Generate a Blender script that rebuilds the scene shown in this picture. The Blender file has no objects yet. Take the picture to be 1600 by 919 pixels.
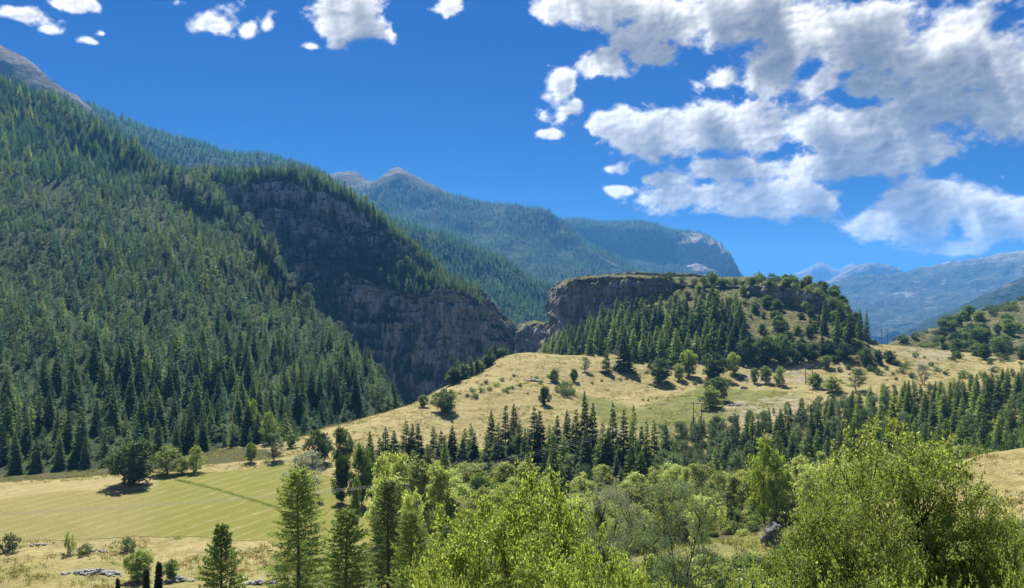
import bpy, math, random
import numpy as np
from mathutils import Vector, Matrix
from mathutils.bvhtree import BVHTree

# ------------------------------------------------------------------ camera, world, sun, exposure
SC = bpy.context.scene
COL = SC.collection
F = 1230.0                      # focal length in photograph pixels (1600 wide)
CAMZ = 50.0
SUN_EL = math.radians(53.0)
SUN_AZ = math.radians(-14.0)    # from +Y towards +X
cam_d = bpy.data.cameras.new("camera")
cam_d.sensor_fit = 'HORIZONTAL'
cam_d.sensor_width = 36.0
cam_d.lens = 36.0 * F / 1600.0
cam_d.clip_start = 0.1
cam_d.clip_end = 60000.0
cam = bpy.data.objects.new("camera", cam_d)
cam.location = (0, 0, CAMZ)
cam.rotation_euler = (math.radians(90), 0, 0)
COL.objects.link(cam)
SC.camera = cam

SC.view_settings.view_transform = 'Standard'
SC.view_settings.look = 'None'
SC.view_settings.exposure = 1.15
SC.view_settings.gamma = 1.0
SC.view_settings.use_curve_mapping = False
SC.cycles.max_bounces = 6
SC.cycles.diffuse_bounces = 3
SC.cycles.glossy_bounces = 2
SC.cycles.transmission_bounces = 4
SC.cycles.volume_bounces = 1
SC.cycles.transparent_max_bounces = 4
SC.cycles.use_denoising = True
SC.cycles.sample_clamp_indirect = 4.0
SC.cycles.use_adaptive_sampling = False


class NT:
    """small helper for node trees"""
    def __init__(self, tree):
        self.t = tree

    def n(self, typ, **kw):
        nd = self.t.nodes.new(typ)
        for k, v in kw.items():
            setattr(nd, k, v)
        return nd

    def link(self, a, b):
        self.t.links.new(a, b)

    def put(self, sock, v):
        if isinstance(v, (int, float)):
            sock.default_value = v
        elif isinstance(v, (tuple, list)):
            sock.default_value = v
        else:
            self.t.links.new(v, sock)

    def m(self, op, a, b=None, c=None, clamp=False):
        nd = self.t.nodes.new('ShaderNodeMath')
        nd.operation = op
        nd.use_clamp = clamp
        self.put(nd.inputs[0], a)
        if b is not None:
            self.put(nd.inputs[1], b)
        if c is not None:
            self.put(nd.inputs[2], c)
        return nd.outputs[0]

    def vm(self, op, a, b=None, s=None):
        nd = self.t.nodes.new('ShaderNodeVectorMath')
        nd.operation = op
        self.put(nd.inputs[0], a)
        if b is not None:
            self.put(nd.inputs[1], b)
        if s is not None:
            self.put(nd.inputs['Scale'], s)
        return nd.outputs['Value'] if op in ('LENGTH', 'DOT_PRODUCT', 'DISTANCE') else nd.outputs[0]

    def noise(self, vec, scale, detail=4.0, rough=0.55, dist=0.0, out='Fac', lac=2.0):
        nd = self.t.nodes.new('ShaderNodeTexNoise')
        if vec is not None:
            self.put(nd.inputs['Vector'], vec)
        nd.inputs['Scale'].default_value = scale
        nd.inputs['Detail'].default_value = detail
        nd.inputs['Roughness'].default_value = rough
        nd.inputs['Lacunarity'].default_value = lac
        nd.inputs['Distortion'].default_value = dist
        return nd.outputs[out]

    def mix(self, fac, a, b, mode='MIX'):
        nd = self.t.nodes.new('ShaderNodeMix')
        nd.data_type = 'RGBA'
        nd.blend_type = mode
        nd.clamp_factor = True
        self.put(nd.inputs[0], fac)
        for sock, v in ((nd.inputs[6], a), (nd.inputs[7], b)):
            if isinstance(v, (tuple, list)) and len(v) == 3:
                v = (*v, 1.0)
            self.put(sock, v)
        return nd.outputs[2]

    def ramp(self, fac, stops, interp='LINEAR'):
        nd = self.t.nodes.new('ShaderNodeValToRGB')
        cr = nd.color_ramp
        cr.interpolation = interp
        while len(cr.elements) < len(stops):
            cr.elements.new(0.5)
        for e, (p, c) in zip(cr.elements, stops):
            e.position = p
            e.color = (c, c, c, 1) if isinstance(c, (int, float)) else (*c, 1)
        self.put(nd.inputs[0], fac)
        return nd.outputs[0]

    def step(self, v, lo, hi, a=0.0, b=1.0, smooth=True):
        nd = self.t.nodes.new('ShaderNodeMapRange')
        nd.interpolation_type = 'SMOOTHSTEP' if smooth else 'LINEAR'
        self.put(nd.inputs['Value'], v)
        nd.inputs['From Min'].default_value = lo
        nd.inputs['From Max'].default_value = hi
        nd.inputs['To Min'].default_value = a
        nd.inputs['To Max'].default_value = b
        return nd.outputs[0]


CLOUD_SHADE = (0.95, 1.1, 1.4)
CLOUD_LIT = (9.6, 9.4, 9.0)
HI_BOX = (-40.0, 40.0, -1.0, 27.0)


def _lattice(rng, h, w, ch, cw):
    """smooth random field: a random lattice of ch x cw cells blown up to h x w"""
    g = rng.standard_normal((ch + 4, cw + 4))
    def axis(n, c):
        t = np.linspace(0, c, n, endpoint=False) + 1
        i = t.astype(int)
        f = t - i
        return i, np.stack([((-f + 2) * f - 1) * f / 2, ((3 * f - 5) * f * f + 2) / 2, ((-3 * f + 4) * f + 1) * f / 2, (f - 1) * f * f / 2])
    iy, wy = axis(h, ch)
    ix, wx = axis(w, cw)
    rows = sum(wy[k][:, None] * g[iy + k - 1] for k in range(4))
    return sum(wx[k][None, :] * rows[:, ix + k - 1] for k in range(4))


def _fbm2(rng, h, w, cells_y, cells_x, octs, gain, billow=False):
    out = np.zeros((h, w))
    a, tot = 1.0, 0.0
    for o in range(octs):
        cy, cx = int(cells_y * 2 ** o), int(cells_x * 2 ** o)
        if cy > h or cx > w:
            break
        v = _lattice(rng, h, w, cy, cx)
        if billow:
            v = 0.8 - np.abs(v) * 1.25
        out += a * v
        tot += a * a
        a *= gain
    return out / math.sqrt(tot)


def _bilinear(img, yy, xx):
    h, w = img.shape
    yy = np.clip(yy, 0, h - 1.001)
    xx = np.clip(xx, 0, w - 1.001)
    y0, x0 = yy.astype(int), xx.astype(int)
    fy, fx = yy - y0, xx - x0
    return ((img[y0, x0] * (1 - fx) + img[y0, x0 + 1] * fx) * (1 - fy) + (img[y0 + 1, x0] * (1 - fx) + img[y0 + 1, x0 + 1] * fx) * fy)


def _blur(a, k, n=2):
    for _ in range(n):
        c = np.cumsum(np.pad(a, ((k + 1, k), (0, 0)), 'edge'), 0)
        a = (c[2 * k + 1:] - c[:-2 * k - 1]) / (2 * k + 1)
        c = np.cumsum(np.pad(a, ((0, 0), (k + 1, k)), 'edge'), 1)
        a = (c[:, 2 * k + 1:] - c[:, :-2 * k - 1]) / (2 * k + 1)
    return a


def _cloud_light(base, body, rng, h, w, ppd):
    """base: 1 in a cloud's heart, 0 at its rim; body: depth in degrees -> (cover, share of sunlight on the visible side); rows run upwards"""
    bil = _fbm2(rng, h, w, h / ppd / 2.4, w / ppd / 3.4, 4, 0.55, True)
    fine = _fbm2(rng, h, w, h / ppd / 0.8, w / ppd / 1.1, 4, 0.6, True)
    fib = _fbm2(rng, h, w, h / ppd / 1.8, w / ppd / 2.6, 8, 0.62)
    D = base * 1.42 + (0.17 * bil + 0.09 * fine + 0.42 * fib) * (1 - 0.55 * np.clip(base * 1.6, 0, 1)) - 0.05
    soft = np.clip((D + 0.08) / 0.55, 0, 1)
    alpha = soft ** 1.3 * (1 - 0.25 * (1 - soft))
    mod = np.clip(0.55 + 0.75 * bil + 0.22 * fine + 0.40 * fib, 0.0, 2.4)
    thick = body * np.clip(D * 1.2 - 0.1, 0, 1) * mod
    yy, xx = np.mgrid[0:h, 0:w].astype(float)
    tau = np.zeros((h, w))
    s = 0.0
    for k in range(10):
        ds = (0.10 + 0.06 * k)
        s += ds * ppd
        tau += _bilinear(thick, yy + s, xx - 0.35 * s) * ds
    tau = _blur(tau, max(1, int(0.05 * ppd)), 1)
    lit = 0.97 * np.exp(-0.30 * tau - 0.10 * thick) + 0.03
    rel = _blur(0.75 * bil + 0.22 * fine + 0.10 * fib + 0.5 * np.clip(D, 0, 1), max(1, int(0.04 * ppd)), 1)
    k = max(1, int(0.17 * ppd))
    gy = np.zeros_like(D)
    gy[:-k, k:] = rel[:-k, k:] - rel[k:, :-k]
    lit = lit * (1 + np.clip(gy, -0.6, 0.6) * 0.8 * np.clip(D * 1.5, 0, 1))
    lit = lit + np.clip(thick, 0, 2.5) * 0.035 * np.clip(bil + 0.6 * fine, -1.2, 1.6)
    return np.clip(alpha, 0, 1), np.clip(0.06 + 0.98 * lit, 0, 1)


def _to_image(name, a, l):
    h, w = a.shape
    px = np.ones((h, w, 4), np.float32)
    px[..., 0], px[..., 1], px[..., 2] = a, l, 0
    im = bpy.data.images.new(name, w, h, float_buffer=True)
    im.colorspace_settings.name = 'Non-Color'
    im.pixels.foreach_set(px.ravel())
    im.update()
    im.pack()
    return im


def cloud_maps(blobs):
    """computed cumulus cover of the sky: a fine map of the southern sky, a coarse one of the rest"""
    rng = np.random.default_rng(21)
    ppd = 20.0
    w, h = int((HI_BOX[1] - HI_BOX[0]) * ppd), int((HI_BOX[3] - HI_BOX[2]) * ppd)
    AZ, EL = np.meshgrid(HI_BOX[0] + (np.arange(w) + .5) / ppd, HI_BOX[2] + (np.arange(h) + .5) / ppd)
    wa = _fbm2(rng, h, w, h / ppd / 2.2, w / ppd / 2.6, 5, 0.55) * 0.36
    we = _fbm2(rng, h, w, h / ppd / 2.2, w / ppd / 2.6, 5, 0.55) * 0.24
    acc = np.full((h, w), -9.0)
    body = np.zeros((h, w))
    for az, el, ra, re in blobs:
        # flatter bases than tops, as cumulus have
        big = min(1.0, min(ra, re) / 1.0)
        de = (EL + we * big - el) / re
        de = np.where(de < 0, de * 1.12, de)
        r = np.sqrt(((AZ + wa * big - az) / ra) ** 2 + de ** 2)
        f = np.clip((1.05 - r) * (0.62 + 0.38 * min(1.0, min(ra, re) / 1.3)), -2, 1)
        acc = np.logaddexp(acc * 9, f * 9) / 9
        body = np.maximum(body, math.sqrt(ra * re) ** 1.25 * np.sqrt(np.clip(1.15 - r * r, 0, 1)))
    for _ in range(2):
        k = int(0.2 * ppd)
        body = (body + np.roll(body, k, 0) + np.roll(body, -k, 0) + np.roll(body, k, 1) + np.roll(body, -k, 1)) / 5
    a, l = _cloud_light(acc, body, rng, h, w, ppd)
    hi = _to_image("cloud_cover_fine", a, l)
    ppd = 5.0
    w, h = int(360 * ppd), int(90 * ppd)
    base = np.clip(_fbm2(rng, h, w, 7, 18, 3, 0.5) * 0.6 - 0.45, -2, 1)
    a, l = _cloud_light(base, np.clip(base, 0, 1) * 5, rng, h, w, ppd)
    a *= np.clip((np.arange(h) / ppd - 1) / 6, 0, 1)[:, None]
    return hi, _to_image("cloud_cover_coarse", a, l)


def build_world():
    w = bpy.data.worlds.new("World")
    SC.world = w
    w.use_nodes = True
    t = w.node_tree
    t.nodes.clear()
    # --- cumulus density in compass space (azimuth, elevation), degrees
    blobs_px = [
        (35, 26, 34, 13), (75, 46, 18, 7), (122, 6, 24, 8), (145, 65, 17, 6), (338, 36, 56, 27), (400, 44, 18, 18),
        (540, 34, 54, 48), (486, 72, 24, 8), (590, 50, 20, 14), (705, 16, 20, 18),
        (866, 20, 36, 24), (945, 14, 80, 34), (1050, 38, 70, 44), (1150, 26, 90, 56), (1250, 50, 96, 62), (1375, 62, 96, 78),
        (1500, 70, 104, 92), (1590, 120, 70, 76), (1570, 165, 70, 55), (1480, 150, 60, 40), (1010, 62, 40, 20),
        (948, 102, 40, 24), (1004, 90, 26, 11), (872, 138, 34, 38), (890, 172, 18, 18), (855, 211, 14, 7),
        (1128, 124, 34, 20), (1205, 112, 52, 38), (1280, 136, 54, 24), (1352, 138, 46, 26), (1425, 182, 84, 20),
        (964, 194, 40, 32), (1110, 190, 104, 36), (1060, 225, 90, 24), (1185, 215, 70, 34), (1270, 196, 66, 42), (1370, 215, 100, 34),
        (1445, 238, 60, 30), (1380, 250, 90, 22),
        (955, 264, 30, 13), (960, 298, 30, 12), (1040, 276, 44, 16), (1150, 264, 90, 22), (1110, 308, 100, 30), (1225, 308, 82, 34),
        (1280, 318, 40, 30), (1450, 318, 110, 48), (1545, 340, 84, 46), (1360, 348, 60, 22), (1500, 384, 44, 14), (1600, 350, 50, 38),
        (1265, 262, 60, 22), (1330, 262, 50, 16), (1085, 200, 90, 40), (1000, 215, 40, 30), (420, 40, 12, 14), (160, 52, 9, 5), (1180, 320, 90, 26), (1420, 340, 90, 40),
    ]
    blobs = []
    for u, v, ru, rv in blobs_px:
        x, z = (u - 800) / F, (459.5 - v) / F
        az = math.degrees(math.atan(x))
        el = math.degrees(math.atan(z / math.hypot(1, x)))
        k = math.degrees(1 / F) / (1 + x * x)
        blobs.append((az, el, ru * k * 1.08, rv * k * 1.05 * math.sqrt(1 + x * x)))
    hi, lo = cloud_maps(blobs)
    N = NT(t)
    tc = N.n('ShaderNodeTexCoord')
    sp = N.n('ShaderNodeSeparateXYZ')
    N.link(tc.outputs['Generated'], sp.inputs[0])
    X, Y, Z = sp.outputs
    az = N.m('MULTIPLY', N.m('ARCTAN2', X, Y), 57.29578)
    el = N.m('MULTIPLY', N.m('ARCSINE', Z), 57.29578)

    def lookup(img, a0, a1, e0, e1):
        cb = N.n('ShaderNodeCombineXYZ')
        N.link(N.m('MULTIPLY_ADD', az, 1 / (a1 - a0), -a0 / (a1 - a0)), cb.inputs[0])
        N.link(N.m('MULTIPLY_ADD', el, 1 / (e1 - e0), -e0 / (e1 - e0)), cb.inputs[1])
        im = N.n('ShaderNodeTexImage')
        im.image = img
        im.interpolation = 'Linear'
        im.extension = 'EXTEND'
        N.link(cb.outputs[0], im.inputs[0])
        return im.outputs['Color']
    ch = lookup(hi, *HI_BOX)
    cl = lookup(lo, -180, 180, 0, 90)
    inside = N.m('MULTIPLY', N.step(N.m('ABSOLUTE', az), 38.0, 36.0), N.step(el, 25.0, 23.0))
    cm = N.mix(inside, cl, ch)
    sc_ = N.n('ShaderNodeSeparateColor')
    N.link(cm, sc_.inputs[0])
    alpha, lit = sc_.outputs[0], sc_.outputs[1]
    cloud = N.mix(lit, CLOUD_SHADE, CLOUD_LIT)
    sky = N.n('ShaderNodeTexSky', sky_type='NISHITA')
    sky.sun_disc = False
    sky.sun_elevation = SUN_EL
    sky.sun_rotation = SUN_AZ
    sky.altitude = 1500
    sky.air_density = 1.0
    sky.dust_density = 0.0
    sky.ozone_density = 3.0
    # the phone camera's colour response to the blue sky, channel by channel
    sr = N.n('ShaderNodeSeparateColor')
    N.link(sky.outputs[0], sr.inputs[0])
    cr = N.n('ShaderNodeCombineColor')
    for k, (g_, a_) in enumerate(((1.35, 0.016), (0.80, 0.285), (0.67, 1.0))):
        N.link(N.m('MULTIPLY', N.m('POWER', sr.outputs[k], g_), a_), cr.inputs[k])
    up = N.step(Z, 0.0, 0.02)
    alpha = N.m('MULTIPLY', alpha, up)
    col = N.mix(alpha, cr.outputs[0], cloud)
    bg = N.n('ShaderNodeBackground')
    N.link(col, bg.inputs['Color'])
    bg.inputs['Strength'].default_value = 0.054
    out = N.n('ShaderNodeOutputWorld')
    N.link(bg.outputs[0], out.inputs[0])
    w.cycles.sampling_method = 'MANUAL'
    w.cycles.sample_map_resolution = 512


build_world()

sun_d = bpy.data.lights.new("sun", 'SUN')
sun_d.energy = 5.0
sun_d.angle = math.radians(0.53)
sun_d.color = (1.0, 0.955, 0.88)
sun = bpy.data.objects.new("sun", sun_d)
COL.objects.link(sun)
_sd = Vector((math.sin(SUN_AZ) * math.cos(SUN_EL), math.cos(SUN_AZ) * math.cos(SUN_EL), math.sin(SUN_EL)))
sun.rotation_euler = _sd.to_track_quat('Z', 'Y').to_euler()
sun.location = (0, 0, 400)

# ------------------------------------------------------------------ helpers
def P(u, v, d):
    """photograph pixel at depth d (metres along the view) -> world point"""
    return ((u - 800.0) / F * d, d, CAMZ + (459.5 - v) / F * d)


def tag(o, label=None, cat=None, group=None, kind=None):
    if label:
        o['label'] = label
    if cat:
        o['category'] = cat
    if group:
        o['group'] = group
    if kind:
        o['kind'] = kind
    return o


def mesh_np(name, verts, faces, smooth=True, uvless=True):
    """faces: (n,3) or (n,4) integer array"""
    me = bpy.data.meshes.new(name)
    verts = np.asarray(verts, np.float32)
    faces = np.asarray(faces, np.int32)
    k = faces.shape[1]
    me.vertices.add(len(verts))
    me.vertices.foreach_set('co', verts.ravel())
    me.loops.add(faces.size)
    me.loops.foreach_set('vertex_index', faces.ravel())
    me.polygons.add(len(faces))
    me.polygons.foreach_set('loop_start', np.arange(0, faces.size, k, dtype=np.int32))
    me.polygons.foreach_set('loop_total', np.full(len(faces), k, np.int32))
    me.polygons.foreach_set('use_smooth', np.full(len(faces), smooth, bool))
    me.update(calc_edges=True)
    me.validate()
    return me


def new_obj(name, me, mat=None, parent=None, loc=None):
    o = bpy.data.objects.new(name, me)
    if mat is not None and len(me.materials) == 0:
        me.materials.append(mat)
    COL.objects.link(o)
    if parent is not None:
        o.parent = parent
    if loc is not None:
        o.location = loc
    return o


def empty(name, loc=(0, 0, 0), rz=0.0, sc=1.0):
    o = bpy.data.objects.new(name, None)
    o.empty_display_size = 0.5
    o.location = loc
    o.rotation_euler = (0, 0, rz)
    o.scale = (sc, sc, sc) if isinstance(sc, (int, float)) else sc
    COL.objects.link(o)
    return o


# ---- noise
_rng = np.random.default_rng(5)
_perm = np.concatenate([_rng.permutation(512)] * 3).astype(np.int64)
_grad = _rng.standard_normal((512, 3))
_grad /= np.linalg.norm(_grad, axis=1)[:, None]


def perlin(p):
    p = np.asarray(p, float)
    i = np.floor(p).astype(np.int64)
    f = p - i
    w = f * f * f * (f * (f * 6 - 15) + 10)
    i &= 511
    out = np.zeros(len(p))
    for dx in (0, 1):
        wx = w[:, 0] if dx else 1 - w[:, 0]
        a = _perm[(i[:, 0] + dx) & 511]
        for dy in (0, 1):
            wy = w[:, 1] if dy else 1 - w[:, 1]
            b = _perm[a + ((i[:, 1] + dy) & 511)]
            for dz in (0, 1):
                wz = w[:, 2] if dz else 1 - w[:, 2]
                g = _grad[_perm[b + ((i[:, 2] + dz) & 511)] & 511]
                dot = g[:, 0] * (f[:, 0] - dx) + g[:, 1] * (f[:, 1] - dy) + g[:, 2] * (f[:, 2] - dz)
                out += wx * wy * wz * dot
    return out * 1.6


def fbm(p, scale, octs=5, gain=0.5, ridged=False):
    p = np.asarray(p, float) / scale
    out = np.zeros(len(p))
    a = 1.0
    for k in range(octs):
        v = perlin(p + 17.3 * k)
        out += a * ((0.5 - np.abs(v)) * 1.6 if ridged else v)
        p = p * 2.03
        a *= gain
    return out


# ---- valley floor: thin-plate surface through surveyed points
GROUND_PTS = [
    # near slope under the viewpoint
    (0, 0, 48.3), (-6, 4, 46.5), (8, 4, 47.4), (0, 13, 42.0), (7, 14, 42.2), (-10, 14, 40), (14, 20, 43.2), (0, 30, 33.5), (-20, 30, 29),
    (25, 35, 37), (-40, 60, 10), (-10, 60, 20.5), (20, 60, 27), (50, 60, 33), (-60, -10, 40), (60, -10, 52), (0, -40, 66), (-150, -40, 45), (150, -40, 62),
    (-80, 100, 2.5), (-30, 100, 8), (32, 105, 17.5), (38, 122, 11), (10, 120, 8), (72, 108, 26.0), (100, 135, 24), (50, 128, 9.5), (50, 105, 17.5), (45, 85, 21), (68, 116, 25.6), (79, 122, 25.7), (90, 122, 26), (120, 150, 20), (160, 120, 32),
    # left field
    (-85, 132, 0.5), (-50, 140, 0.2), (-100, 207, 0.0), (-140, 200, 0.5), (-70, 231, 0.0), (-60, 190, -0.5), (-130, 150, 1), (-180, 130, 3), (-35, 160, -1), (-200, 190, 0),
    (-250, 120, 10), (-30, 200, -3),
    # river floor
    (0, 160, -2), (40, 170, 0), (20, 220, -7), (80, 220, -6), (150, 230, -6), (160, 190, 2), (-20, 240, -4), (60, 270, -7), (130, 280, -4), (190, 290, -2), (230, 250, 0), (280, 300, 6),
]
for q in [(450, 690, 267), (560, 665, 290), (640, 640, 315), (720, 606, 350), (790, 562, 420), (830, 553, 440), (850, 640, 320), (900, 600, 380), (1000, 622, 365),
          (1000, 575, 420), (1100, 575, 415), (1100, 640, 330), (1250, 640, 325), (1250, 598, 385), (1290, 560, 410), (1350, 590, 375), (1440, 560, 425), (1410, 540, 470),
          (1450, 575, 400), (1560, 570, 420), (1560, 600, 365), (1640, 560, 420), (700, 660, 300)]:
    GROUND_PTS.append(P(*q))
for q in [(560, 665, 290), (640, 640, 315), (720, 606, 350), (790, 562, 420)]:      # the brow drops into the gorge
    x, y, z = P(*q)
    GROUND_PTS.append((x - 14, y + 26, z - 6))
    GROUND_PTS.append((x - 30, y + 70, z - 34))
GROUND_PTS += [(-150, 420, -40), (-60, 560, -50), (60, 640, -30), (200, 640, -25), (300, 600, -30), (420, 640, -30), (-350, 300, -20), (-500, 500, -60), (500, 500, -5),
               (0, 900, -90), (-500, 900, -90), (500, 900, -90), (700, 700, -60), (500, 300, 25), (-400, 120, 20), (600, 100, 60)]
GROUND_PTS = np.array(GROUND_PTS, float)


def _tps_fit(pts, lam=0.6):
    xy = pts[:, :2] / 100.0
    n = len(pts)
    r = np.linalg.norm(xy[:, None] - xy[None], axis=2)
    K = np.where(r > 0, r * r * np.log(r + 1e-12), 0) + lam * 1e-3 * np.eye(n)
    A = np.zeros((n + 3, n + 3))
    A[:n, :n] = K
    A[:n, n:] = np.column_stack([np.ones(n), xy])
    A[n:, :n] = A[:n, n:].T
    return np.linalg.solve(A, np.concatenate([pts[:, 2], np.zeros(3)]))


_TPS = _tps_fit(GROUND_PTS)


def ground_z(x, y, detail=True):
    x = np.atleast_1d(np.asarray(x, float))
    y = np.atleast_1d(np.asarray(y, float))
    out = np.empty(len(x))
    cx = GROUND_PTS[:, :2] / 100
    for s in range(0, len(x), 20000):
        q = np.column_stack([x[s:s + 20000], y[s:s + 20000]]) / 100
        r2 = ((q[:, None] - cx[None]) ** 2).sum(2)
        K = np.where(r2 > 0, 0.5 * r2 * np.log(r2 + 1e-20), 0)
        out[s:s + 20000] = K @ _TPS[:-3] + _TPS[-3] + q @ _TPS[-2:]
    if detail:
        p = np.column_stack([x, y, np.zeros(len(x))])
        fieldness = np.exp(-(((x + 95) / 70) ** 2 + ((y - 185) / 45) ** 2) ** 2)
        rough = (1 - 0.9 * fieldness) * np.clip(y / 90, 0.15, 1)
        out += (fbm(p, 45, 3) * 1.3 + fbm(p, 7, 3) * 0.28) * rough
    return out


# ------------------------------------------------------------------ materials of the land
def new_mat(name):
    m = bpy.data.materials.new(name)
    m.use_nodes = True
    m.node_tree.nodes.clear()
    return m, NT(m.node_tree)


def finish(N, color, rough=0.9, bump=None, bump_strength=0.5, bump_dist=0.1, spec=0.15):
    b = N.n('ShaderNodeBsdfPrincipled')
    N.put(b.inputs['Base Color'], color if not isinstance(color, tuple) or len(color) == 4 else (*color, 1))
    b.inputs['Roughness'].default_value = rough
    b.inputs['Specular IOR Level'].default_value = spec
    if bump is not None:
        bp = N.n('ShaderNodeBump')
        bp.inputs['Strength'].default_value = bump_strength
        bp.inputs['Distance'].default_value = bump_dist
        N.link(bump, bp.inputs['Height'])
        N.link(bp.outputs[0], b.inputs['Normal'])
    o = N.n('ShaderNodeOutputMaterial')
    N.link(b.outputs[0], o.inputs[0])
    return b


def world_pos(N):
    return N.n('ShaderNodeNewGeometry').outputs['Position']


def mat_meadow():
    """dry alpine pasture; green, bare and stony shares come from mesh attributes"""
    m, N = new_mat("dry_pasture")
    p = world_pos(N)
    big = N.noise(p, 0.035, 4, 0.6)
    mid = N.noise(p, 0.22, 5, 0.65)
    fine = N.noise(p, 1.7, 4, 0.7)
    straw = N.mix(N.step(mid, 0.3, 0.7), (0.245, 0.205, 0.083), (0.36, 0.305, 0.140))
    green = N.mix(N.step(mid, 0.35, 0.65), (0.105, 0.125, 0.032), (0.175, 0.19, 0.055))
    at = N.n('ShaderNodeAttribute', attribute_name='cover')
    sc = N.n('ShaderNodeSeparateColor')
    N.link(at.outputs['Color'], sc.inputs[0])
    gsh = N.m('ADD', sc.outputs[0], N.m('MULTIPLY_ADD', big, 0.9, -0.45))
    gsh = N.m('ADD', gsh, N.m('MULTIPLY_ADD', mid, 0.8, -0.4))
    c = N.mix(N.step(gsh, 0.25, 0.75), straw, green)
    tuft = N.m('MULTIPLY', N.step(fine, 0.50, 0.66), N.step(N.noise(p, 0.09, 4, 0.6), 0.44, 0.58))
    c = N.mix(N.m('MULTIPLY', tuft, 0.7), c, (0.10, 0.105, 0.035))
    bare = N.m('ADD', sc.outputs[1], N.m('MULTIPLY_ADD', mid, 1.5, -0.85))
    c = N.mix(N.step(bare, 0.4, 0.75), c, N.mix(fine, (0.26, 0.22, 0.145), (0.37, 0.325, 0.235)))
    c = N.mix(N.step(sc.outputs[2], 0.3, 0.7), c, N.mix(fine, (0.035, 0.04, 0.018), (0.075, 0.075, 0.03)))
    m2 = N.noise(p, 0.55, 4, 0.7)
    c = N.mix(N.m('MULTIPLY', N.step(m2, 0.36, 0.56, 1, 0), 0.45), c, (0.12, 0.105, 0.042))
    c = N.mix(N.m('MULTIPLY', N.step(m2, 0.58, 0.72), 0.4), c, (0.42, 0.365, 0.19))
    c = N.mix(N.m('MULTIPLY', N.step(fine, 0.35, 0.6, 1, 0), 0.3), c, (0.13, 0.11, 0.05))
    hgt = N.m('ADD', N.m('MULTIPLY', mid, 2.0), fine)
    finish(N, c, 0.95, hgt, 0.9, 0.35, 0.05)
    return m


def mat_mown():
    m, N = new_mat("mown_grass")
    p = world_pos(N)
    at = N.n('ShaderNodeAttribute', attribute_name='cover')
    sc = N.n('ShaderNodeSeparateColor')
    N.link(at.outputs['Color'], sc.inputs[0])
    wv = N.n('ShaderNodeTexWave', wave_type='BANDS', bands_direction='X')
    mp = N.n('ShaderNodeMapping')
    mp.inputs['Rotation'].default_value = (0, 0, math.radians(24))
    N.link(p, mp.inputs[0])
    N.link(mp.outputs[0], wv.inputs[0])
    wv.inputs['Scale'].default_value = 0.075
    wv.inputs['Distortion'].default_value = 3.2
    wv.inputs['Detail'].default_value = 4
    wv.inputs['Detail Scale'].default_value = 0.4
    mid = N.m('MULTIPLY_ADD', N.m('SUBTRACT', N.m('ADD', N.m('MULTIPLY', N.noise(p, 0.12, 5, 0.65), 0.5), N.m('MULTIPLY', N.noise(p, 0.035, 5, 0.7), 0.5)), 0.5), 1.7, 0.5, True)
    fine = N.noise(p, 2.2, 4, 0.7)
    fib = N.noise(N.vm('MULTIPLY', mp.outputs[0], (3.2, 0.25, 1)), 0.9, 3, 0.6)
    green = N.mix(mid, (0.125, 0.132, 0.026), (0.195, 0.190, 0.046))
    tan = N.mix(mid, (0.165, 0.15, 0.05), (0.235, 0.205, 0.08))
    hay = N.mix(mid, (0.28, 0.235, 0.115), (0.38, 0.325, 0.17))
    g = N.m('ADD', sc.outputs[0], N.m('MULTIPLY_ADD', mid, 0.6, -0.3))
    c = N.mix(N.step(g, 0.2, 0.85), tan, green)
    # swaths: strips of cut hay lying along the mowing direction
    sw = N.m('MULTIPLY', N.step(wv.outputs['Fac'], 0.60, 0.98), N.step(fib, 0.40, 0.68))
    c = N.mix(N.m('MULTIPLY', sw, 0.75), c, hay)
    h2 = N.m('ADD', sc.outputs[1], N.m('MULTIPLY_ADD', fib, 0.5, -0.25))
    c = N.mix(N.step(h2, 0.3, 0.7), c, N.mix(N.m('MULTIPLY', N.step(fib, 0.35, 0.6), 0.6), hay, tan))
    c = N.mix(N.m('MULTIPLY', N.step(fine, 0.34, 0.6, 1, 0), 0.42), c, (0.09, 0.088, 0.03))
    finish(N, c, 0.95, N.m('ADD', N.m('MULTIPLY', sw, 0.8), fine), 0.7, 0.15, 0.05)
    return m


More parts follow.
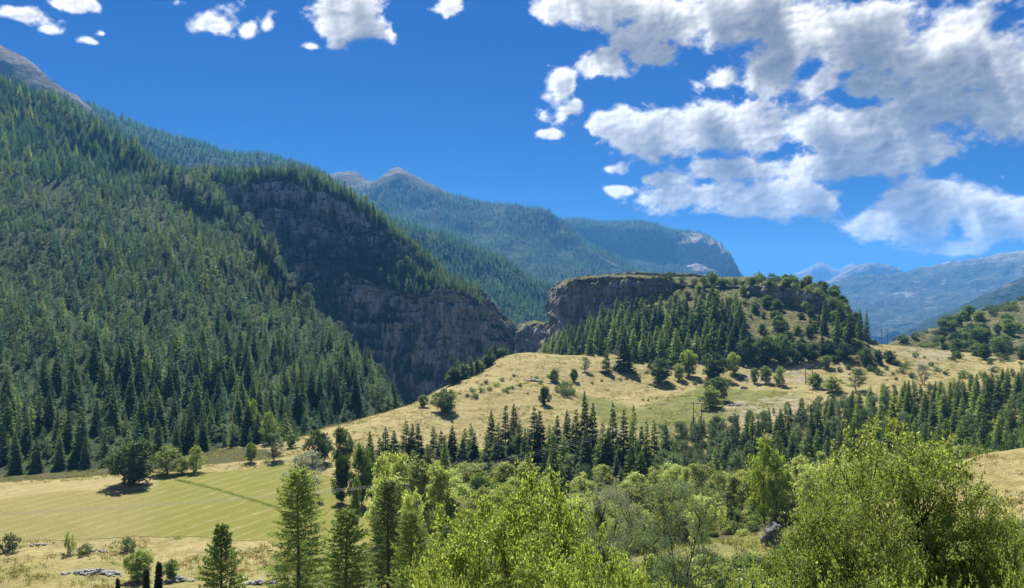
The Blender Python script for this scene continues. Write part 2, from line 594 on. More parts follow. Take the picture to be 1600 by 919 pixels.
def mat_rock(name, dark, light, warm, streak=1.0, grass=None, scale=1.0, soil_from=0.55):
    """steep faces: streaked rock; where the face lies back: soil, needles and grass"""
    m, N = new_mat(name)
    geo = N.n('ShaderNodeNewGeometry')
    p = geo.outputs['Position']
    ps = N.vm('MULTIPLY', p, (1.0, 1.0, 0.16))
    col_n = N.noise(ps, 0.11 * scale, 6, 0.62, 0.4)
    lay = N.noise(N.vm('MULTIPLY', p, (0.25, 0.25, 1.6)), 0.16 * scale, 5, 0.6, 0.3)
    med = N.noise(p, 0.09 * scale, 6, 0.62)
    fine = N.noise(p, 0.9 * scale, 5, 0.68)
    c = N.mix(N.step(col_n, 0.33, 0.68), dark, light)
    c = N.mix(N.m('MULTIPLY', N.step(lay, 0.52, 0.62), 0.45), c, tuple(0.6 * x for x in dark))
    c = N.mix(N.m('MULTIPLY', N.m('MULTIPLY', N.step(N.noise(ps, 0.055 * scale, 4, 0.6), 0.56, 0.66), streak), 0.85), c, warm)
    c = N.mix(N.m('MULTIPLY', N.step(fine, 0.3, 0.52, 1, 0), 0.5), c, tuple(0.45 * x for x in dark))
    # joints and blocks
    wp = N.vm('ADD', N.vm('MULTIPLY', p, (1.0, 1.0, 0.42)), N.vm('SCALE', N.noise(p, 0.12 * scale, 3, 0.6, out='Color'), s=5.0 / scale))
    vo = N.n('ShaderNodeTexVoronoi', feature='DISTANCE_TO_EDGE')
    N.link(wp, vo.inputs['Vector'])
    vo.inputs['Scale'].default_value = 0.17 * scale
    vb = N.n('ShaderNodeTexVoronoi', feature='F1')
    N.link(wp, vb.inputs['Vector'])
    vb.inputs['Scale'].default_value = 0.17 * scale
    crack = N.step(vo.outputs['Distance'], 0.0, 0.075, 1, 0)
    sv = N.n('ShaderNodeSeparateColor')
    N.link(vb.outputs['Color'], sv.inputs[0])
    c = N.mix(N.m('MULTIPLY', N.step(sv.outputs[0], 0.3, 0.9), 0.35), c, light)
    c = N.mix(N.m('MULTIPLY', crack, N.m('MULTIPLY', N.step(med, 0.4, 0.6), 0.8)), c, tuple(0.3 * x for x in dark))
    if grass is not None:
        sn = N.n('ShaderNodeSeparateXYZ')
        N.link(geo.outputs['Normal'], sn.inputs[0])
        lie = N.m('ADD', sn.outputs[2], N.m('MULTIPLY_ADD', med, 0.5, -0.25))
        soil = N.mix(N.step(N.noise(p, 0.35 * scale, 4, 0.6), 0.4, 0.62), grass[0], grass[1])
        c = N.mix(N.step(lie, soil_from - 0.09, soil_from + 0.09), c, soil)
    h = N.m('ADD', N.m('MULTIPLY', col_n, 3.0), N.m('ADD', N.m('MULTIPLY', lay, 1.6), N.m('MULTIPLY', fine, 0.8)))
    h = N.m('ADD', h, N.m('ADD', N.m('MULTIPLY', sv.outputs[1], 0.8), N.m('MULTIPLY', crack, -0.6)))
    finish(N, c, 0.92, h, 1.0, 1.9 / scale, 0.1)
    return m


def mat_forest_floor():
    m, N = new_mat("forest_floor")
    p = world_pos(N)
    a = N.noise(p, 0.05, 4, 0.6)
    b = N.noise(p, 0.8, 4, 0.65)
    c = N.mix(N.step(b, 0.35, 0.65), (0.022, 0.036, 0.016), (0.050, 0.064, 0.028))
    c = N.mix(N.m('MULTIPLY', N.step(a, 0.66, 0.74), N.step(b, 0.4, 0.6)), c, (0.20, 0.18, 0.09))
    finish(N, c, 0.95, b, 0.8, 0.4, 0.05)
    return m


def mat_far(name, veg1, veg2, rock1, rock2, tree_line, scale, rock_share=0.5, tl_soft=60.0, grass=(0.17, 0.15, 0.075), outcrop=None):
    """mountain too far off for its trees to be built: woods below the tree line, turf and rock above and in the gullies"""
    m, N = new_mat(name)
    geo = N.n('ShaderNodeNewGeometry')
    p = geo.outputs['Position']
    sp = N.n('ShaderNodeSeparateXYZ')
    N.link(p, sp.inputs[0])
    big = N.noise(p, 0.0022 * scale, 6, 0.6)
    mid = N.noise(p, 0.009 * scale, 6, 0.65)
    fine = N.noise(p, 0.05 * scale, 5, 0.7)
    gul = N.noise(N.vm('MULTIPLY', p, (1, 1, 0.22)), 0.006 * scale, 6, 0.62, 0.6)
    veg = N.mix(N.step(N.m('ADD', N.m('MULTIPLY', mid, 0.5), N.m('MULTIPLY', fine, 0.5)), 0.4, 0.6), veg1, veg2)
    rock = N.mix(N.step(fine, 0.3, 0.7), rock1, rock2)
    turf = N.mix(N.step(mid, 0.4, 0.6), grass, rock2)
    high = N.step(N.m('ADD', sp.outputs[2], N.m('MULTIPLY_ADD', big, 300.0, -150.0)), tree_line - tl_soft, tree_line + tl_soft)
    c = N.mix(high, veg, turf)
    rk = N.m('MULTIPLY', N.step(gul, 0.64 - 0.22 * rock_share, 0.70 - 0.22 * rock_share), N.step(big, 0.60 - 0.25 * rock_share, 0.68 - 0.25 * rock_share))
    c = N.mix(rk, c, rock)
    if outcrop is not None:        # a bare rock face of its own on this mountain
        cen, rad = outcrop
        dv = N.vm('MULTIPLY', N.vm('SUBTRACT', p, cen), tuple(1 / r_ for r_ in rad))
        dd = N.m('ADD', N.vm('LENGTH', dv), N.m('MULTIPLY_ADD', gul, 1.6, -0.8))
        c = N.mix(N.step(dd, 1.05, 0.85), c, rock)
    h = N.m('ADD', N.m('MULTIPLY', mid, 4.0), N.m('ADD', fine, N.m('MULTIPLY', gul, 5.0)))
    finish(N, c, 0.95, h, 1.0, 14.0 / scale, 0.05)
    return m


M_MEADOW = mat_meadow()
M_MOWN = mat_mown()
M_FLOOR = mat_forest_floor()
M_CLIFF = mat_rock("gorge_limestone", (0.18, 0.185, 0.195), (0.58, 0.575, 0.565), (0.60, 0.48, 0.35), 0.75, ((0.045, 0.05, 0.022), (0.13, 0.12, 0.055)), 1.0, 0.60)
M_KNOLL = mat_rock("knoll_limestone", (0.17, 0.165, 0.155), (0.48, 0.465, 0.43), (0.46, 0.38, 0.27), 0.6, ((0.085, 0.10, 0.033), (0.20, 0.18, 0.075)), 1.5, 0.60)
M_HILL = mat_rock("shrub_hillside", (0.18, 0.155, 0.11), (0.34, 0.30, 0.22), (0.30, 0.24, 0.15), 0.3, ((0.085, 0.10, 0.035), (0.21, 0.19, 0.085)), 1.2, 0.35)

LAND = []          # (object, verts, faces): used to stand things on the ground


def grid_faces(nu, nv):
    i = np.arange(nu - 1)[:, None] * nv + np.arange(nv - 1)[None]
    i = i.ravel()
    return np.column_stack([i, i + nv, i + nv + 1, i + 1])


def _resample(c, n):
    """Catmull-Rom through the control rows of c (k, ..., 3) -> (n, ..., 3)"""
    k = len(c)
    t = np.linspace(0, k - 1, n)
    i = np.minimum(t.astype(int), k - 2)
    f = (t - i).reshape((-1,) + (1,) * (c.ndim - 1))
    p0, p1, p2, p3 = c[np.maximum(i - 1, 0)], c[i], c[i + 1], c[np.minimum(i + 2, k - 1)]
    return 0.5 * (2 * p1 + (p2 - p0) * f + (2 * p0 - 5 * p1 + 4 * p2 - p3) * f * f + (3 * p1 - p0 - 3 * p2 + p3) * f ** 3)


def loft(name, cols, nu, nv, mat, amp=(), ribs=0.0, flip=False, label=None, land=True, spacing=None):
    """mountain side through a net of points: cols run left to right, each from its foot over the crest to the back"""
    c = np.array([[P(*q) for q in col] for col in cols], float)
    s = _resample(c, nu)
    s = np.swapaxes(_resample(np.swapaxes(s, 0, 1), nv), 0, 1)
    du = np.gradient(s, axis=0)
    dv = np.gradient(s, axis=1)
    n = np.cross(du, dv).reshape(-1, 3)
    n /= np.linalg.norm(n, axis=1)[:, None] + 1e-9
    v = s.reshape(-1, 3)
    steep = np.clip((0.75 - np.abs(n[:, 2])) / 0.4, 0, 1)
    off = np.zeros(len(v))
    for sc, a, octs, rid in amp:
        off += a * fbm(v, sc, octs, 0.5, rid)
    if ribs:
        q = v * np.array([1, 1, 0.14])
        off += ribs * steep * (fbm(q, 22, 5, 0.58) + 0.6 * fbm(q + 70, 9, 4, 0.6, True) - 0.3)
        q2 = v * np.array([0.12, 0.12, 1.0])
        off += ribs * 0.45 * steep * fbm(q2, 9, 4, 0.6)
        lz = v[:, 2] / 11.0 + 0.9 * fbm(v, 40, 2)
        off += ribs * 0.38 * steep * (np.tanh(5 * (lz - np.floor(lz) - 0.5)) * -0.5)
        off += ribs * 0.30 * steep * np.tanh(4 * fbm(v * np.array([1, 1, .3]), 7, 3, .6))
    v = v + n * off[:, None]
    f = grid_faces(nu, nv)
    if flip:
        f = f[:, ::-1]
    me = mesh_np(name, v, f)
    o = new_obj(name, me, mat)
    tag(o, label, kind='structure')
    if land:
        LAND.append((o, v, f))
    return o, v, f


# ------------------------------------------------------------------ the valley floor
def smooth01(x):
    x = np.clip(x, 0, 1)
    return x * x * (3 - 2 * x)


def poly_mask(x, y, poly, soft=3.0):
    """1 inside the polygon, falling to 0 over `soft` metres"""
    poly = np.asarray(poly, float)
    inside = np.zeros(len(x), bool)
    dist = np.full(len(x), 1e9)
    for (x0, y0), (x1, y1) in zip(poly, np.roll(poly, -1, 0)):
        cond = ((y0 > y) != (y1 > y)) & (x < (x1 - x0) * (y - y0) / (y1 - y0 + 1e-12) + x0)
        inside ^= cond
        tt = np.clip(((x - x0) * (x1 - x0) + (y - y0) * (y1 - y0)) / ((x1 - x0) ** 2 + (y1 - y0) ** 2 + 1e-9), 0, 1)
        dist = np.minimum(dist, np.hypot(x - x0 - tt * (x1 - x0), y - y0 - tt * (y1 - y0)))
    sd = np.where(inside, dist, -dist)
    return smooth01(sd / soft + 0.5)


def on_plane(u, v, z=0.0):
    d = (CAMZ - z) * F / (v - 459.5)
    return ((u - 800) / F * d, d)


def set_cover(me, cov):
    at = me.color_attributes.new('cover', 'FLOAT_COLOR', 'POINT')
    rgba = np.ones((len(cov), 4), np.float32)
    rgba[:, :3] = cov
    at.data.foreach_set('color', rgba.ravel())


FIELD = [on_plane(*q) for q in [(-60, 782), (60, 756), (160, 748), (250, 741), (330, 736), (430, 726), (470, 722), (540, 752), (575, 790), (590, 830),
                                 (560, 862), (430, 846), (330, 838), (230, 838), (120, 845), (40, 848), (-60, 850)]]


def build_ground():
    xs = np.concatenate([np.linspace(-700, -220, 60, endpoint=False), np.linspace(-220, 240, 330, endpoint=False), np.linspace(240, 900, 90)])
    ys = np.concatenate([np.linspace(-60, 40, 60, endpoint=False), np.linspace(40, 450, 330, endpoint=False), np.linspace(450, 900, 60)])
    X, Y = np.meshgrid(xs, ys, indexing='ij')
    x, y = X.ravel(), Y.ravel()
    z = ground_z(x, y)
    p3 = np.column_stack([x, y, z * 0])
    wob = fbm(p3, 18, 4) * 6
    v = np.column_stack([x, y, z])
    f = grid_faces(len(xs), len(ys))
    me = mesh_np("ground", v, f)
    g = np.full(len(x), 0.20)
    # greener: the meadow bottoms, the mown bench below the knoll, banks by the water
    g += 0.55 * poly_mask(x, y + wob * 0.4, [P(*q)[:2] for q in [(870, 610, 372), (1000, 640, 340), (1090, 600, 385), (1250, 612, 365), (1250, 640, 325), (1090, 680, 300), (950, 690, 300)]], 10)
    g += 0.45 * poly_mask(x + wob, y, [(-40, 90), (40, 90), (45, 125), (120, 180), (150, 270), (20, 290), (-40, 220)], 25)
    g += 0.25 * poly_mask(x + wob * .5, y + wob * .5, [(-110, 128), (-20, 125), (-30, 150), (-110, 146)], 12)
    bare = np.zeros(len(x))
    for poly in ([(1180, 580), (1280, 565), (1300, 585), (1260, 602), (1150, 600)], [(1130, 615), (1250, 606), (1265, 632), (1120, 640)],
                 [(1400, 575), (1500, 566), (1500, 582), (1420, 600)], [(1535, 566), (1620, 560), (1620, 572), (1540, 574)]):
        bare = np.maximum(bare, 0.7 * poly_mask(x, y + wob * 0.3, [P(u, vv, (50 - 6) * F / (vv - 459.5))[:2] for u, vv in poly], 6))
    bare = np.maximum(bare, 0.55 * poly_mask(x + wob * .3, y, [(70, 95), (120, 95), (150, 145), (80, 140)], 10))
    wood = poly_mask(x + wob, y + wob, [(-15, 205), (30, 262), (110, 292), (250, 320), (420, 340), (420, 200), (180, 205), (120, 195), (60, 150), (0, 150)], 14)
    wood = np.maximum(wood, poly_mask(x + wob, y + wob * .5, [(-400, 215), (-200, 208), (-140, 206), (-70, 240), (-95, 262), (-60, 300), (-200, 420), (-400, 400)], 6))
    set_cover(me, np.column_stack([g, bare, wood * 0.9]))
    o = new_obj("ground", me, M_MEADOW)
    tag(o, kind='structure')
    LAND.append((o, v, f))


def build_field():
    xs = np.arange(-190, -15, 0.75)
    ys = np.arange(125, 250, 0.75)
    X, Y = np.meshgrid(xs, ys, indexing='ij')
    x, y = X.ravel(), Y.ravel()
    wob = fbm(np.column_stack([x, y, x * 0]), 9, 4)
    mask = poly_mask(x + wob * 0.9, y + wob * 0.9, FIELD, 0.1) > 0.5
    z = ground_z(x, y) + 0.06
    f = grid_faces(len(xs), len(ys))
    f = f[mask[f].all(1)]
    used = np.unique(f)
    remap = np.full(len(x), -1)
    remap[used] = np.arange(len(used))
    x, y, z = x[used], y[used], z[used]
    me = mesh_np("mown_field", np.column_stack([x, y, z]), remap[f])
    # green to the right, pale hay towards the back left edge
    u = x / y * F + 800
    vv = 459.5 + (CAMZ - z) / y * F
    green = smooth01((u - 120) / 230) * 0.9 + 0.12
    hay = 1 - smooth01((vv - (762 + (u - 0) * -0.02 + 18 * smooth01((120 - u) / 200))) / 14)
    hay *= 1 - smooth01((u - 215) / 60)
    set_cover(me, np.column_stack([green, hay, x * 0]))
    tag(new_obj("mown_field", me, M_MOWN), 'mown hay field with pale swaths beside the forest edge', kind='structure')


build_ground()
build_field()


def back(col, far):
    return col


# ---- left mountainside
left_cols = []
for row in [
    [(-420, 860, 185), (-420, 770, 215), (-420, 620, 290), (-420, 460, 380), (-420, 310, 500), (-420, 160, 640), (-420, 20, 800), (-420, -60, 930), (-420, 60, 1250)],
    [(-200, 830, 185), (-200, 755, 218), (-200, 630, 290), (-200, 490, 380), (-200, 350, 500), (-200, 225, 640), (-200, 110, 800), (-200, 30, 930), (-200, 160, 1250)],
    [(0, 810, 190), (0, 745, 222), (0, 640, 290), (0, 520, 380), (0, 400, 500), (0, 290, 640), (0, 192, 800), (0, 133, 930), (0, 260, 1250)],
    [(100, 810, 195), (100, 742, 228), (100, 650, 285), (100, 540, 370), (100, 430, 480), (100, 330, 610), (100, 234, 760), (100, 169, 890), (100, 300, 1200)],
    [(200, 810, 200), (200, 736, 235), (200, 655, 290), (200, 560, 360), (200, 465, 455), (200, 375, 570), (200, 290, 710), (200, 230, 820), (200, 360, 1100)],
    [(300, 800, 210), (300, 728, 245), (300, 660, 295), (300, 580, 355), (300, 500, 430), (300, 415, 530), (300, 345, 640), (300, 290, 720), (300, 420, 1000)],
    [(400, 780, 220), (400, 715, 255), (400, 660, 300), (395, 600, 350), (390, 530, 420), (380, 460, 500), (370, 395, 580), (350, 325, 680), (350, 480, 900)],
    [(480, 770, 235), (480, 702, 270), (490, 665, 305), (490, 620, 345), (480, 560, 400), (462, 505, 460), (440, 450, 520), (400, 385, 600), (400, 520, 820)],
    [(560, 770, 250), (560, 700, 285), (580, 672, 315), (592, 645, 345), (578, 608, 385), (548, 565, 430), (512, 520, 475), (450, 455, 540), (450, 580, 760)],
    [(640, 770, 260), (640, 720, 300), (650, 700, 320), (660, 700, 350), (650, 690, 400), (620, 680, 440), (590, 660, 490), (540, 600, 560), (540, 660, 720)],
    [(720, 790, 270), (720, 770, 300), (720, 780, 320), (720, 790, 350), (710, 780, 400), (690, 760, 440), (660, 730, 490), (620, 690, 560), (620, 720, 700)],
]:
    left_cols.append(row)
LEFT = loft("mountainside", left_cols, 170, 150, M_FLOOR, [(120, 7.0, 4, False), (30, 1.6, 3, False)])

# ---- massif with the gorge cliffs
mc = [
    [(240, 640, 600), (240, 480, 660), (240, 430, 690), (240, 400, 700), (240, 350, 709), (240, 290, 750), (240, 350, 950)],
    [(320, 640, 600), (325, 470, 662), (328, 425, 685), (330, 386, 697), (330, 344, 706), (330, 276, 745), (330, 340, 950)],
    [(400, 650, 600), (400, 500, 655), (400, 425, 680), (403, 380, 694), (398, 328, 704), (400, 278, 740), (400, 340, 950)],
    [(500, 660, 595), (505, 510, 648), (482, 412, 672), (470, 376, 688), (462, 332, 698), (480, 284, 735), (480, 350, 950)],
    [(570, 680, 590), (566, 560, 645), (552, 432, 664), (550, 398, 684), (545, 370, 694), (556, 330, 728), (556, 400, 950)],
    [(640, 700, 590), (634, 605, 642), (640, 462, 660), (640, 438, 678), (640, 424, 692), (640, 392, 730), (640, 460, 950)],
    [(700, 710, 590), (700, 620, 640), (706, 456, 656), (702, 450, 672), (700, 447, 685), (700, 440, 722), (700, 500, 950)],
    [(750, 700, 600), (750, 610, 642), (748, 474, 657), (750, 470, 672), (752, 468, 684), (756, 466, 712), (756, 530, 930)],
    [(783, 690, 615), (782, 590, 646), (780, 502, 660), (781, 499, 672), (783, 498, 684), (786, 498, 706), (786, 560, 900)],
    [(792, 690, 625), (791, 600, 652), (791, 520, 668), (792, 516, 678), (793, 515, 688), (795, 515, 706), (795, 580, 900)],
    [(792, 700, 660), (792, 640, 690), (794, 560, 700), (794, 540, 705), (795, 530, 712), (796, 520, 730), (796, 600, 900)],
]
for col in mc:
    for k in (4, 2):
        a = col[k]
        col.insert(k + 1, (a[0], a[1] - 2.0, a[2] + 3.0))
        col.insert(k, (a[0], a[1] + 0.12 * (col[k - 1][1] - a[1]), a[2] - 1.2))
MASSIF = loft("massif_cliff", mc, 330, 260, M_CLIFF, [(90, 5.0, 5, False), (25, 1.8, 4, True)], ribs=5.5, label='grey limestone cliff rising over the shaded gorge')

# ---- back wall of the gorge behind the bridge
gw = [[(770, 700, 760), (770, 560, 770), (770, 530, 775), (770, 512, 785), (770, 560, 900)],
      [(795, 700, 740), (795, 556, 745), (795, 535, 748), (796, 521, 752), (796, 560, 880)],
      [(806, 700, 745), (806, 556, 752), (806, 535, 756), (806, 519, 762), (806, 560, 880)],
      [(816, 700, 760), (816, 556, 765), (816, 535, 770), (816, 510, 780), (816, 560, 880)],
      [(840, 700, 760), (840, 556, 765), (840, 535, 770), (840, 508, 780), (840, 560, 880)]]
M_WARM = mat_rock("ochre_rock", (0.24, 0.18, 0.13), (0.42, 0.33, 0.24), (0.46, 0.34, 0.2), 1.0, ((0.13, 0.125, 0.045), (0.30, 0.25, 0.12)), 1.5, 0.6)
loft("gorge_wall", gw, 50, 60, M_WARM, [(20, 1.2, 4, False)], ribs=1.5, label='ochre rock wall deep in the gorge under the bridge')

# ---- knoll
kc = []
def kcol(u0, pts, r6v, r7=(590, 820)):
    col = [(u0 + du, v, d) for du, v, d in pts]
    if 870 < u0 < 1050:
        col[5] = (col[5][0], col[4][1] - 3.0, col[5][2])
        r6v = col[5][1] - 3
    a, b = col[4], col[5]
    col.insert(5, (a[0], a[1] - 2.2, a[2] + 2.0))
    col.insert(4, (a[0], a[1] + 0.12 * (col[3][1] - a[1]), a[2] - 0.7))
    du = pts[-1][0]
    d6 = pts[-1][2] + 110
    v5, d5 = col[-1][1], pts[-1][2]
    col.append((u0 + du, v5 + 0.3 + 0.15 * (r6v + 3 - v5), d5 + 14))
    col.append((u0 + du + 1, v5 + 0.6 + 0.5 * (r6v + 3 - v5), d5 + 50))
    col.append((u0 + du + 2, r6v + 5, d6))
    col.append((u0 + du + 2, r6v + 14, d6 + 20))
    col.append((u0 + du + 2, r7[0], max(r7[1], d6 + 60)))
    kc.append(col)
kcol(806, [(0, 700, 560), (0, 600, 610), (0, 580, 630), (1, 560, 641), (2, 524, 648), (4, 511, 660)], 511, (600, 760))
kcol(826, [(0, 680, 530), (0, 585, 580), (0, 565, 608), (2, 550, 626), (4, 508, 634), (6, 502, 648)], 505, (600, 760))
kcol(855, [(-5, 660, 470), (-5, 590, 520), (-3, 560, 570), (1, 540, 598), (3, 506, 605), (5, 501, 620)], 502, (600, 760))
kcol(866, [(-6, 650, 440), (-6, 585, 490), (-4, 555, 545), (-2, 532, 573), (4, 478, 580), (9, 452, 592)], 448, (600, 770))
kcol(885, [(-8, 650, 420), (-8, 588, 465), (-4, 550, 520), (-2, 520, 560), (6, 444, 567), (10, 436, 582)], 434)
kcol(925, [(-6, 650, 405), (-6, 592, 445), (-2, 545, 500), (0, 505, 552), (2, 439, 559), (2, 432, 575)], 430)
kcol(980, [(0, 650, 395), (0, 592, 430), (0, 532, 485), (0, 484, 542), (0, 436, 549), (0, 430, 566)], 428)
kcol(1035, [(0, 655, 385), (0, 590, 420), (0, 522, 475), (0, 464, 536), (0, 437, 543), (0, 430, 562)], 428)
kcol(1070, [(0, 655, 380), (0, 590, 418), (0, 522, 468), (0, 470, 522), (0, 447, 545), (0, 436, 566)], 433)
kcol(1150, [(0, 650, 380), (0, 585, 413), (0, 520, 460), (0, 470, 512), (0, 449, 535), (0, 438, 560)], 436)
kcol(1205, [(0, 640, 380), (0, 578, 412), (0, 524, 452), (0, 480, 502), (0, 452, 508), (0, 438, 535)], 437)
kcol(1265, [(2, 630, 380), (2, 570, 408), (2, 527, 438), (4, 488, 486), (4, 460, 491), (3, 448, 520)], 450)
kcol(1310, [(8, 630, 380), (8, 563, 404), (5, 535, 428), (2, 507, 470), (1, 488, 476), (-2, 474, 508)], 482)
kcol(1350, [(10, 640, 380), (10, 566, 400), (6, 552, 428), (0, 535, 458), (-2, 528, 466), (-4, 522, 500)], 535)
kcol(1400, [(10, 660, 380), (10, 600, 400), (6, 580, 428), (0, 566, 458), (-2, 562, 466), (-4, 560, 500)], 570)
kcol(1450, [(10, 700, 380), (10, 650, 400), (6, 630, 428), (0, 610, 458), (-2, 605, 466), (-4, 600, 500)], 610)
KNOLL = loft("knoll", kc, 380, 210, M_KNOLL, [(40, 2.2, 5, False), (11, 1.2, 4, True)], ribs=3.6, label='rocky knoll with flat grassy top and cliff')

# ---- shrub hillside on the right
hc = [
    [(1380, 700, 400), (1380, 620, 440), (1385, 570, 480), (1388, 550, 520), (1390, 543, 560), (1390, 600, 700)],
    [(1440, 700, 390), (1440, 605, 420), (1440, 562, 465), (1440, 540, 520), (1440, 526, 580), (1440, 590, 740)],
    [(1500, 690, 380), (1500, 592, 415), (1500, 555, 460), (1500, 528, 530), (1500, 508, 620), (1500, 580, 800)],
    [(1560, 690, 380), (1560, 590, 410), (1560, 550, 460), (1560, 515, 540), (1560, 488, 650), (1560, 560, 860)],
    [(1630, 690, 380), (1630, 588, 410), (1630, 540, 460), (1630, 500, 550), (1630, 462, 690), (1630, 540, 900)],
    [(1750, 690, 370), (1750, 588, 400), (1750, 520, 460), (1750, 470, 560), (1750, 415, 720), (1750, 500, 950)],
    [(1900, 690, 360), (1900, 590, 390), (1900, 500, 460), (1900, 430, 560), (1900, 360, 740), (1900, 460, 980)],
]
HILL = loft("hillside", hc, 140, 110, M_HILL, [(60, 4.0, 4, False), (14, 0.9, 3, False)], ribs=0.8, label='dry hillside dotted with shrubs above the road')

# ---- far ranges
def ridge(name, crest, foot, mat, nu=160, nv=70, amp=(), backdrop=0.35, label=None, mid=((0.33, -12), (0.66, -8))):
    """crest: (u,v,d) silhouette; foot: (dv, depth) below each crest point; the slope sags a little between"""
    cols = []
    for u, v, d in crest:
        fv, fd = foot(u)
        fv = max(fv, v + 30)
        c = [(u, fv, fd)]
        for t, sag in mid:
            zf = (459.5 - fv) * fd
            zc = (459.5 - v) * d
            dd = fd + (d - fd) * t
            zz = zf + (zc - zf) * (t ** 1.12)
            c.append((u, 459.5 - zz / dd, dd))
        c.append((u, v, d))
        c.append((u, v + 90 * backdrop + 60, d * (1 + backdrop)))
        cols.append(c)
    return loft(name, cols, nu, nv, mat, amp, label=label)

M_F1 = mat_far("forested_slope", (0.022, 0.036, 0.018), (0.05, 0.07, 0.03), (0.22, 0.20, 0.17), (0.34, 0.31, 0.27), 900, 2.4, 0.15)
M_F2 = mat_far("wooded_peak", (0.022, 0.036, 0.018), (0.05, 0.07, 0.03), (0.11, 0.097, 0.078), (0.18, 0.16, 0.13), 520, 1.5, 0.35, 45, (0.125, 0.11, 0.055))
M_F3 = mat_far("scree_peak", (0.05, 0.055, 0.03), (0.10, 0.095, 0.055), (0.085, 0.076, 0.070), (0.155, 0.14, 0.128), 400, 1.6, 0.7, 60, (0.09, 0.08, 0.055))
M_F4 = mat_far("far_range", (0.035, 0.05, 0.03), (0.085, 0.09, 0.05), (0.15, 0.14, 0.125), (0.27, 0.255, 0.235), 300, 1.0, 0.40, 110, (0.17, 0.15, 0.10))
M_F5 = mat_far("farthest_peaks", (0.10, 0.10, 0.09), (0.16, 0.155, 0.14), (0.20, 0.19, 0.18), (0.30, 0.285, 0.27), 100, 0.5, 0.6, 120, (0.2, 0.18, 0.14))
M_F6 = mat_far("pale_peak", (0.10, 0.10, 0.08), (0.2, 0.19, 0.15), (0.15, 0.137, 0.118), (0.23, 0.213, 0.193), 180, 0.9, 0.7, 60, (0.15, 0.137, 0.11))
M_F7 = mat_far("rock_faced_ridge", (0.022, 0.036, 0.018), (0.05, 0.07, 0.03), (0.24, 0.22, 0.20), (0.38, 0.355, 0.325), 900, 1.3, 0.22, 60, outcrop=(P(1096, 398, 4430), (150, 600, 150)))

FAR_A = ridge("mountain", [(-200, 50, 1850), (-60, 64, 1850), (0, 82, 1850), (40, 106, 1850), (72, 132, 1850), (130, 172, 1880), (200, 240, 1900), (300, 330, 1900)],
              lambda u: (430, 1350), M_F3, amp=[(180, 14, 5, True), (45, 4, 4, False)], label='bare scree summit behind the upper left forest')
FAR_B = ridge("mountain", [(40, 118, 2000), (100, 152, 2000), (135, 166, 2000), (190, 190, 2020), (240, 208, 2050), (340, 234, 2100), (430, 250, 2150), (495, 276, 2200), (560, 322, 2250), (640, 385, 2300), (720, 450, 2300)],
              lambda u: (470, 1250), M_F1, amp=[(220, 16, 4, False), (60, 5, 3, False)], label='dark forested ridge behind the cliff massif')
FAR_C = ridge("mountain", [(420, 262, 1950), (500, 292, 1880), (560, 320, 1800), (620, 350, 1750), (700, 374, 1700), (780, 406, 1650), (840, 445, 1600), (890, 486, 1550), (950, 545, 1500)],
              lambda u: (548 + max(0, u - 780) * .2, 1120), M_F1, amp=[(200, 12, 4, False), (50, 4, 3, False)], label='green forested slope dropping towards the gorge bridge')
FAR_D = ridge("mountain", [(400, 300, 3500), (460, 284, 3550), (512, 282, 3600), (545, 280, 3600), (580, 292, 3600), (600, 284, 3580), (620, 273, 3560), (640, 280, 3550), (665, 292, 3520), (700, 317, 3500), (760, 330, 3450),
               (830, 337, 3400), (870, 358, 3380), (910, 386, 3340), (970, 424, 3300), (1040, 475, 3200), (1080, 540, 3200)],
              lambda u: (500, 2250), M_F2, 220, 90, amp=[(330, 26, 5, True), (90, 8, 4, False)], label='wooded mountain with a bare tan summit', mid=((0.33, 0), (0.66, 0)))
FAR_E = ridge("mountain", [(800, 420, 4700), (860, 372, 4650), (890, 354, 4600), (960, 355, 4600), (1010, 359, 4600), (1060, 371, 4580), (1100, 380, 4550), (1130, 402, 4500), (1150, 430, 4450), (1168, 470, 4400), (1190, 560, 4400)],
              lambda u: (500, 3700), M_F7, 180, 80, amp=[(330, 22, 5, True), (90, 8, 4, True)], label='blunt wooded ridge with a pale rock face')
FAR_F = ridge("mountain", [(1150, 500, 11000), (1200, 462, 11000), (1240, 437, 11000), (1262, 428, 11000), (1282, 417, 11000), (1300, 425, 11000), (1312, 426, 11000), (1332, 417, 11000), (1348, 428, 11000), (1380, 445, 11000), (1460, 470, 11000)],
              lambda u: (520, 9000), M_F5, 160, 60, amp=[(700, 40, 5, True)], label='dark blue twin peaks on the horizon')
FAR_G = ridge("mountain", [(1250, 480, 8600), (1290, 452, 8600), (1318, 434, 8600), (1340, 424, 8600), (1356, 421, 8600), (1385, 424, 8600), (1410, 437, 8600), (1440, 450, 8600), (1500, 480, 8600)],
              lambda u: (530, 7000), M_F6, 160, 60, amp=[(500, 40, 5, True), (120, 12, 4, True)], label='pale bare peak beside the dark twin peaks')
FAR_H = ridge("mountain", [(1400, 450, 9800), (1435, 432, 9800), (1470, 418, 9800), (1490, 416, 9800), (1515, 421, 9800), (1560, 440, 9800), (1620, 470, 9800)],
              lambda u: (530, 8500), M_F5, 120, 50, amp=[(500, 35, 5, True)], label='dark crest showing above the long far range')
FAR_I = ridge("mountain", [(1180, 560, 6000), (1230, 505, 6300), (1280, 470, 6600), (1330, 453, 6800), (1400, 440, 7000), (1450, 432, 7000), (1520, 425, 6900), (1570, 416, 6800), (1610, 408, 6700), (1700, 396, 6500), (1850, 380, 6300)],
              lambda u: (540, 4300), M_F4, 260, 110, amp=[(600, 60, 6, True), (150, 16, 4, True)], label='long far range with pale rock ribs')
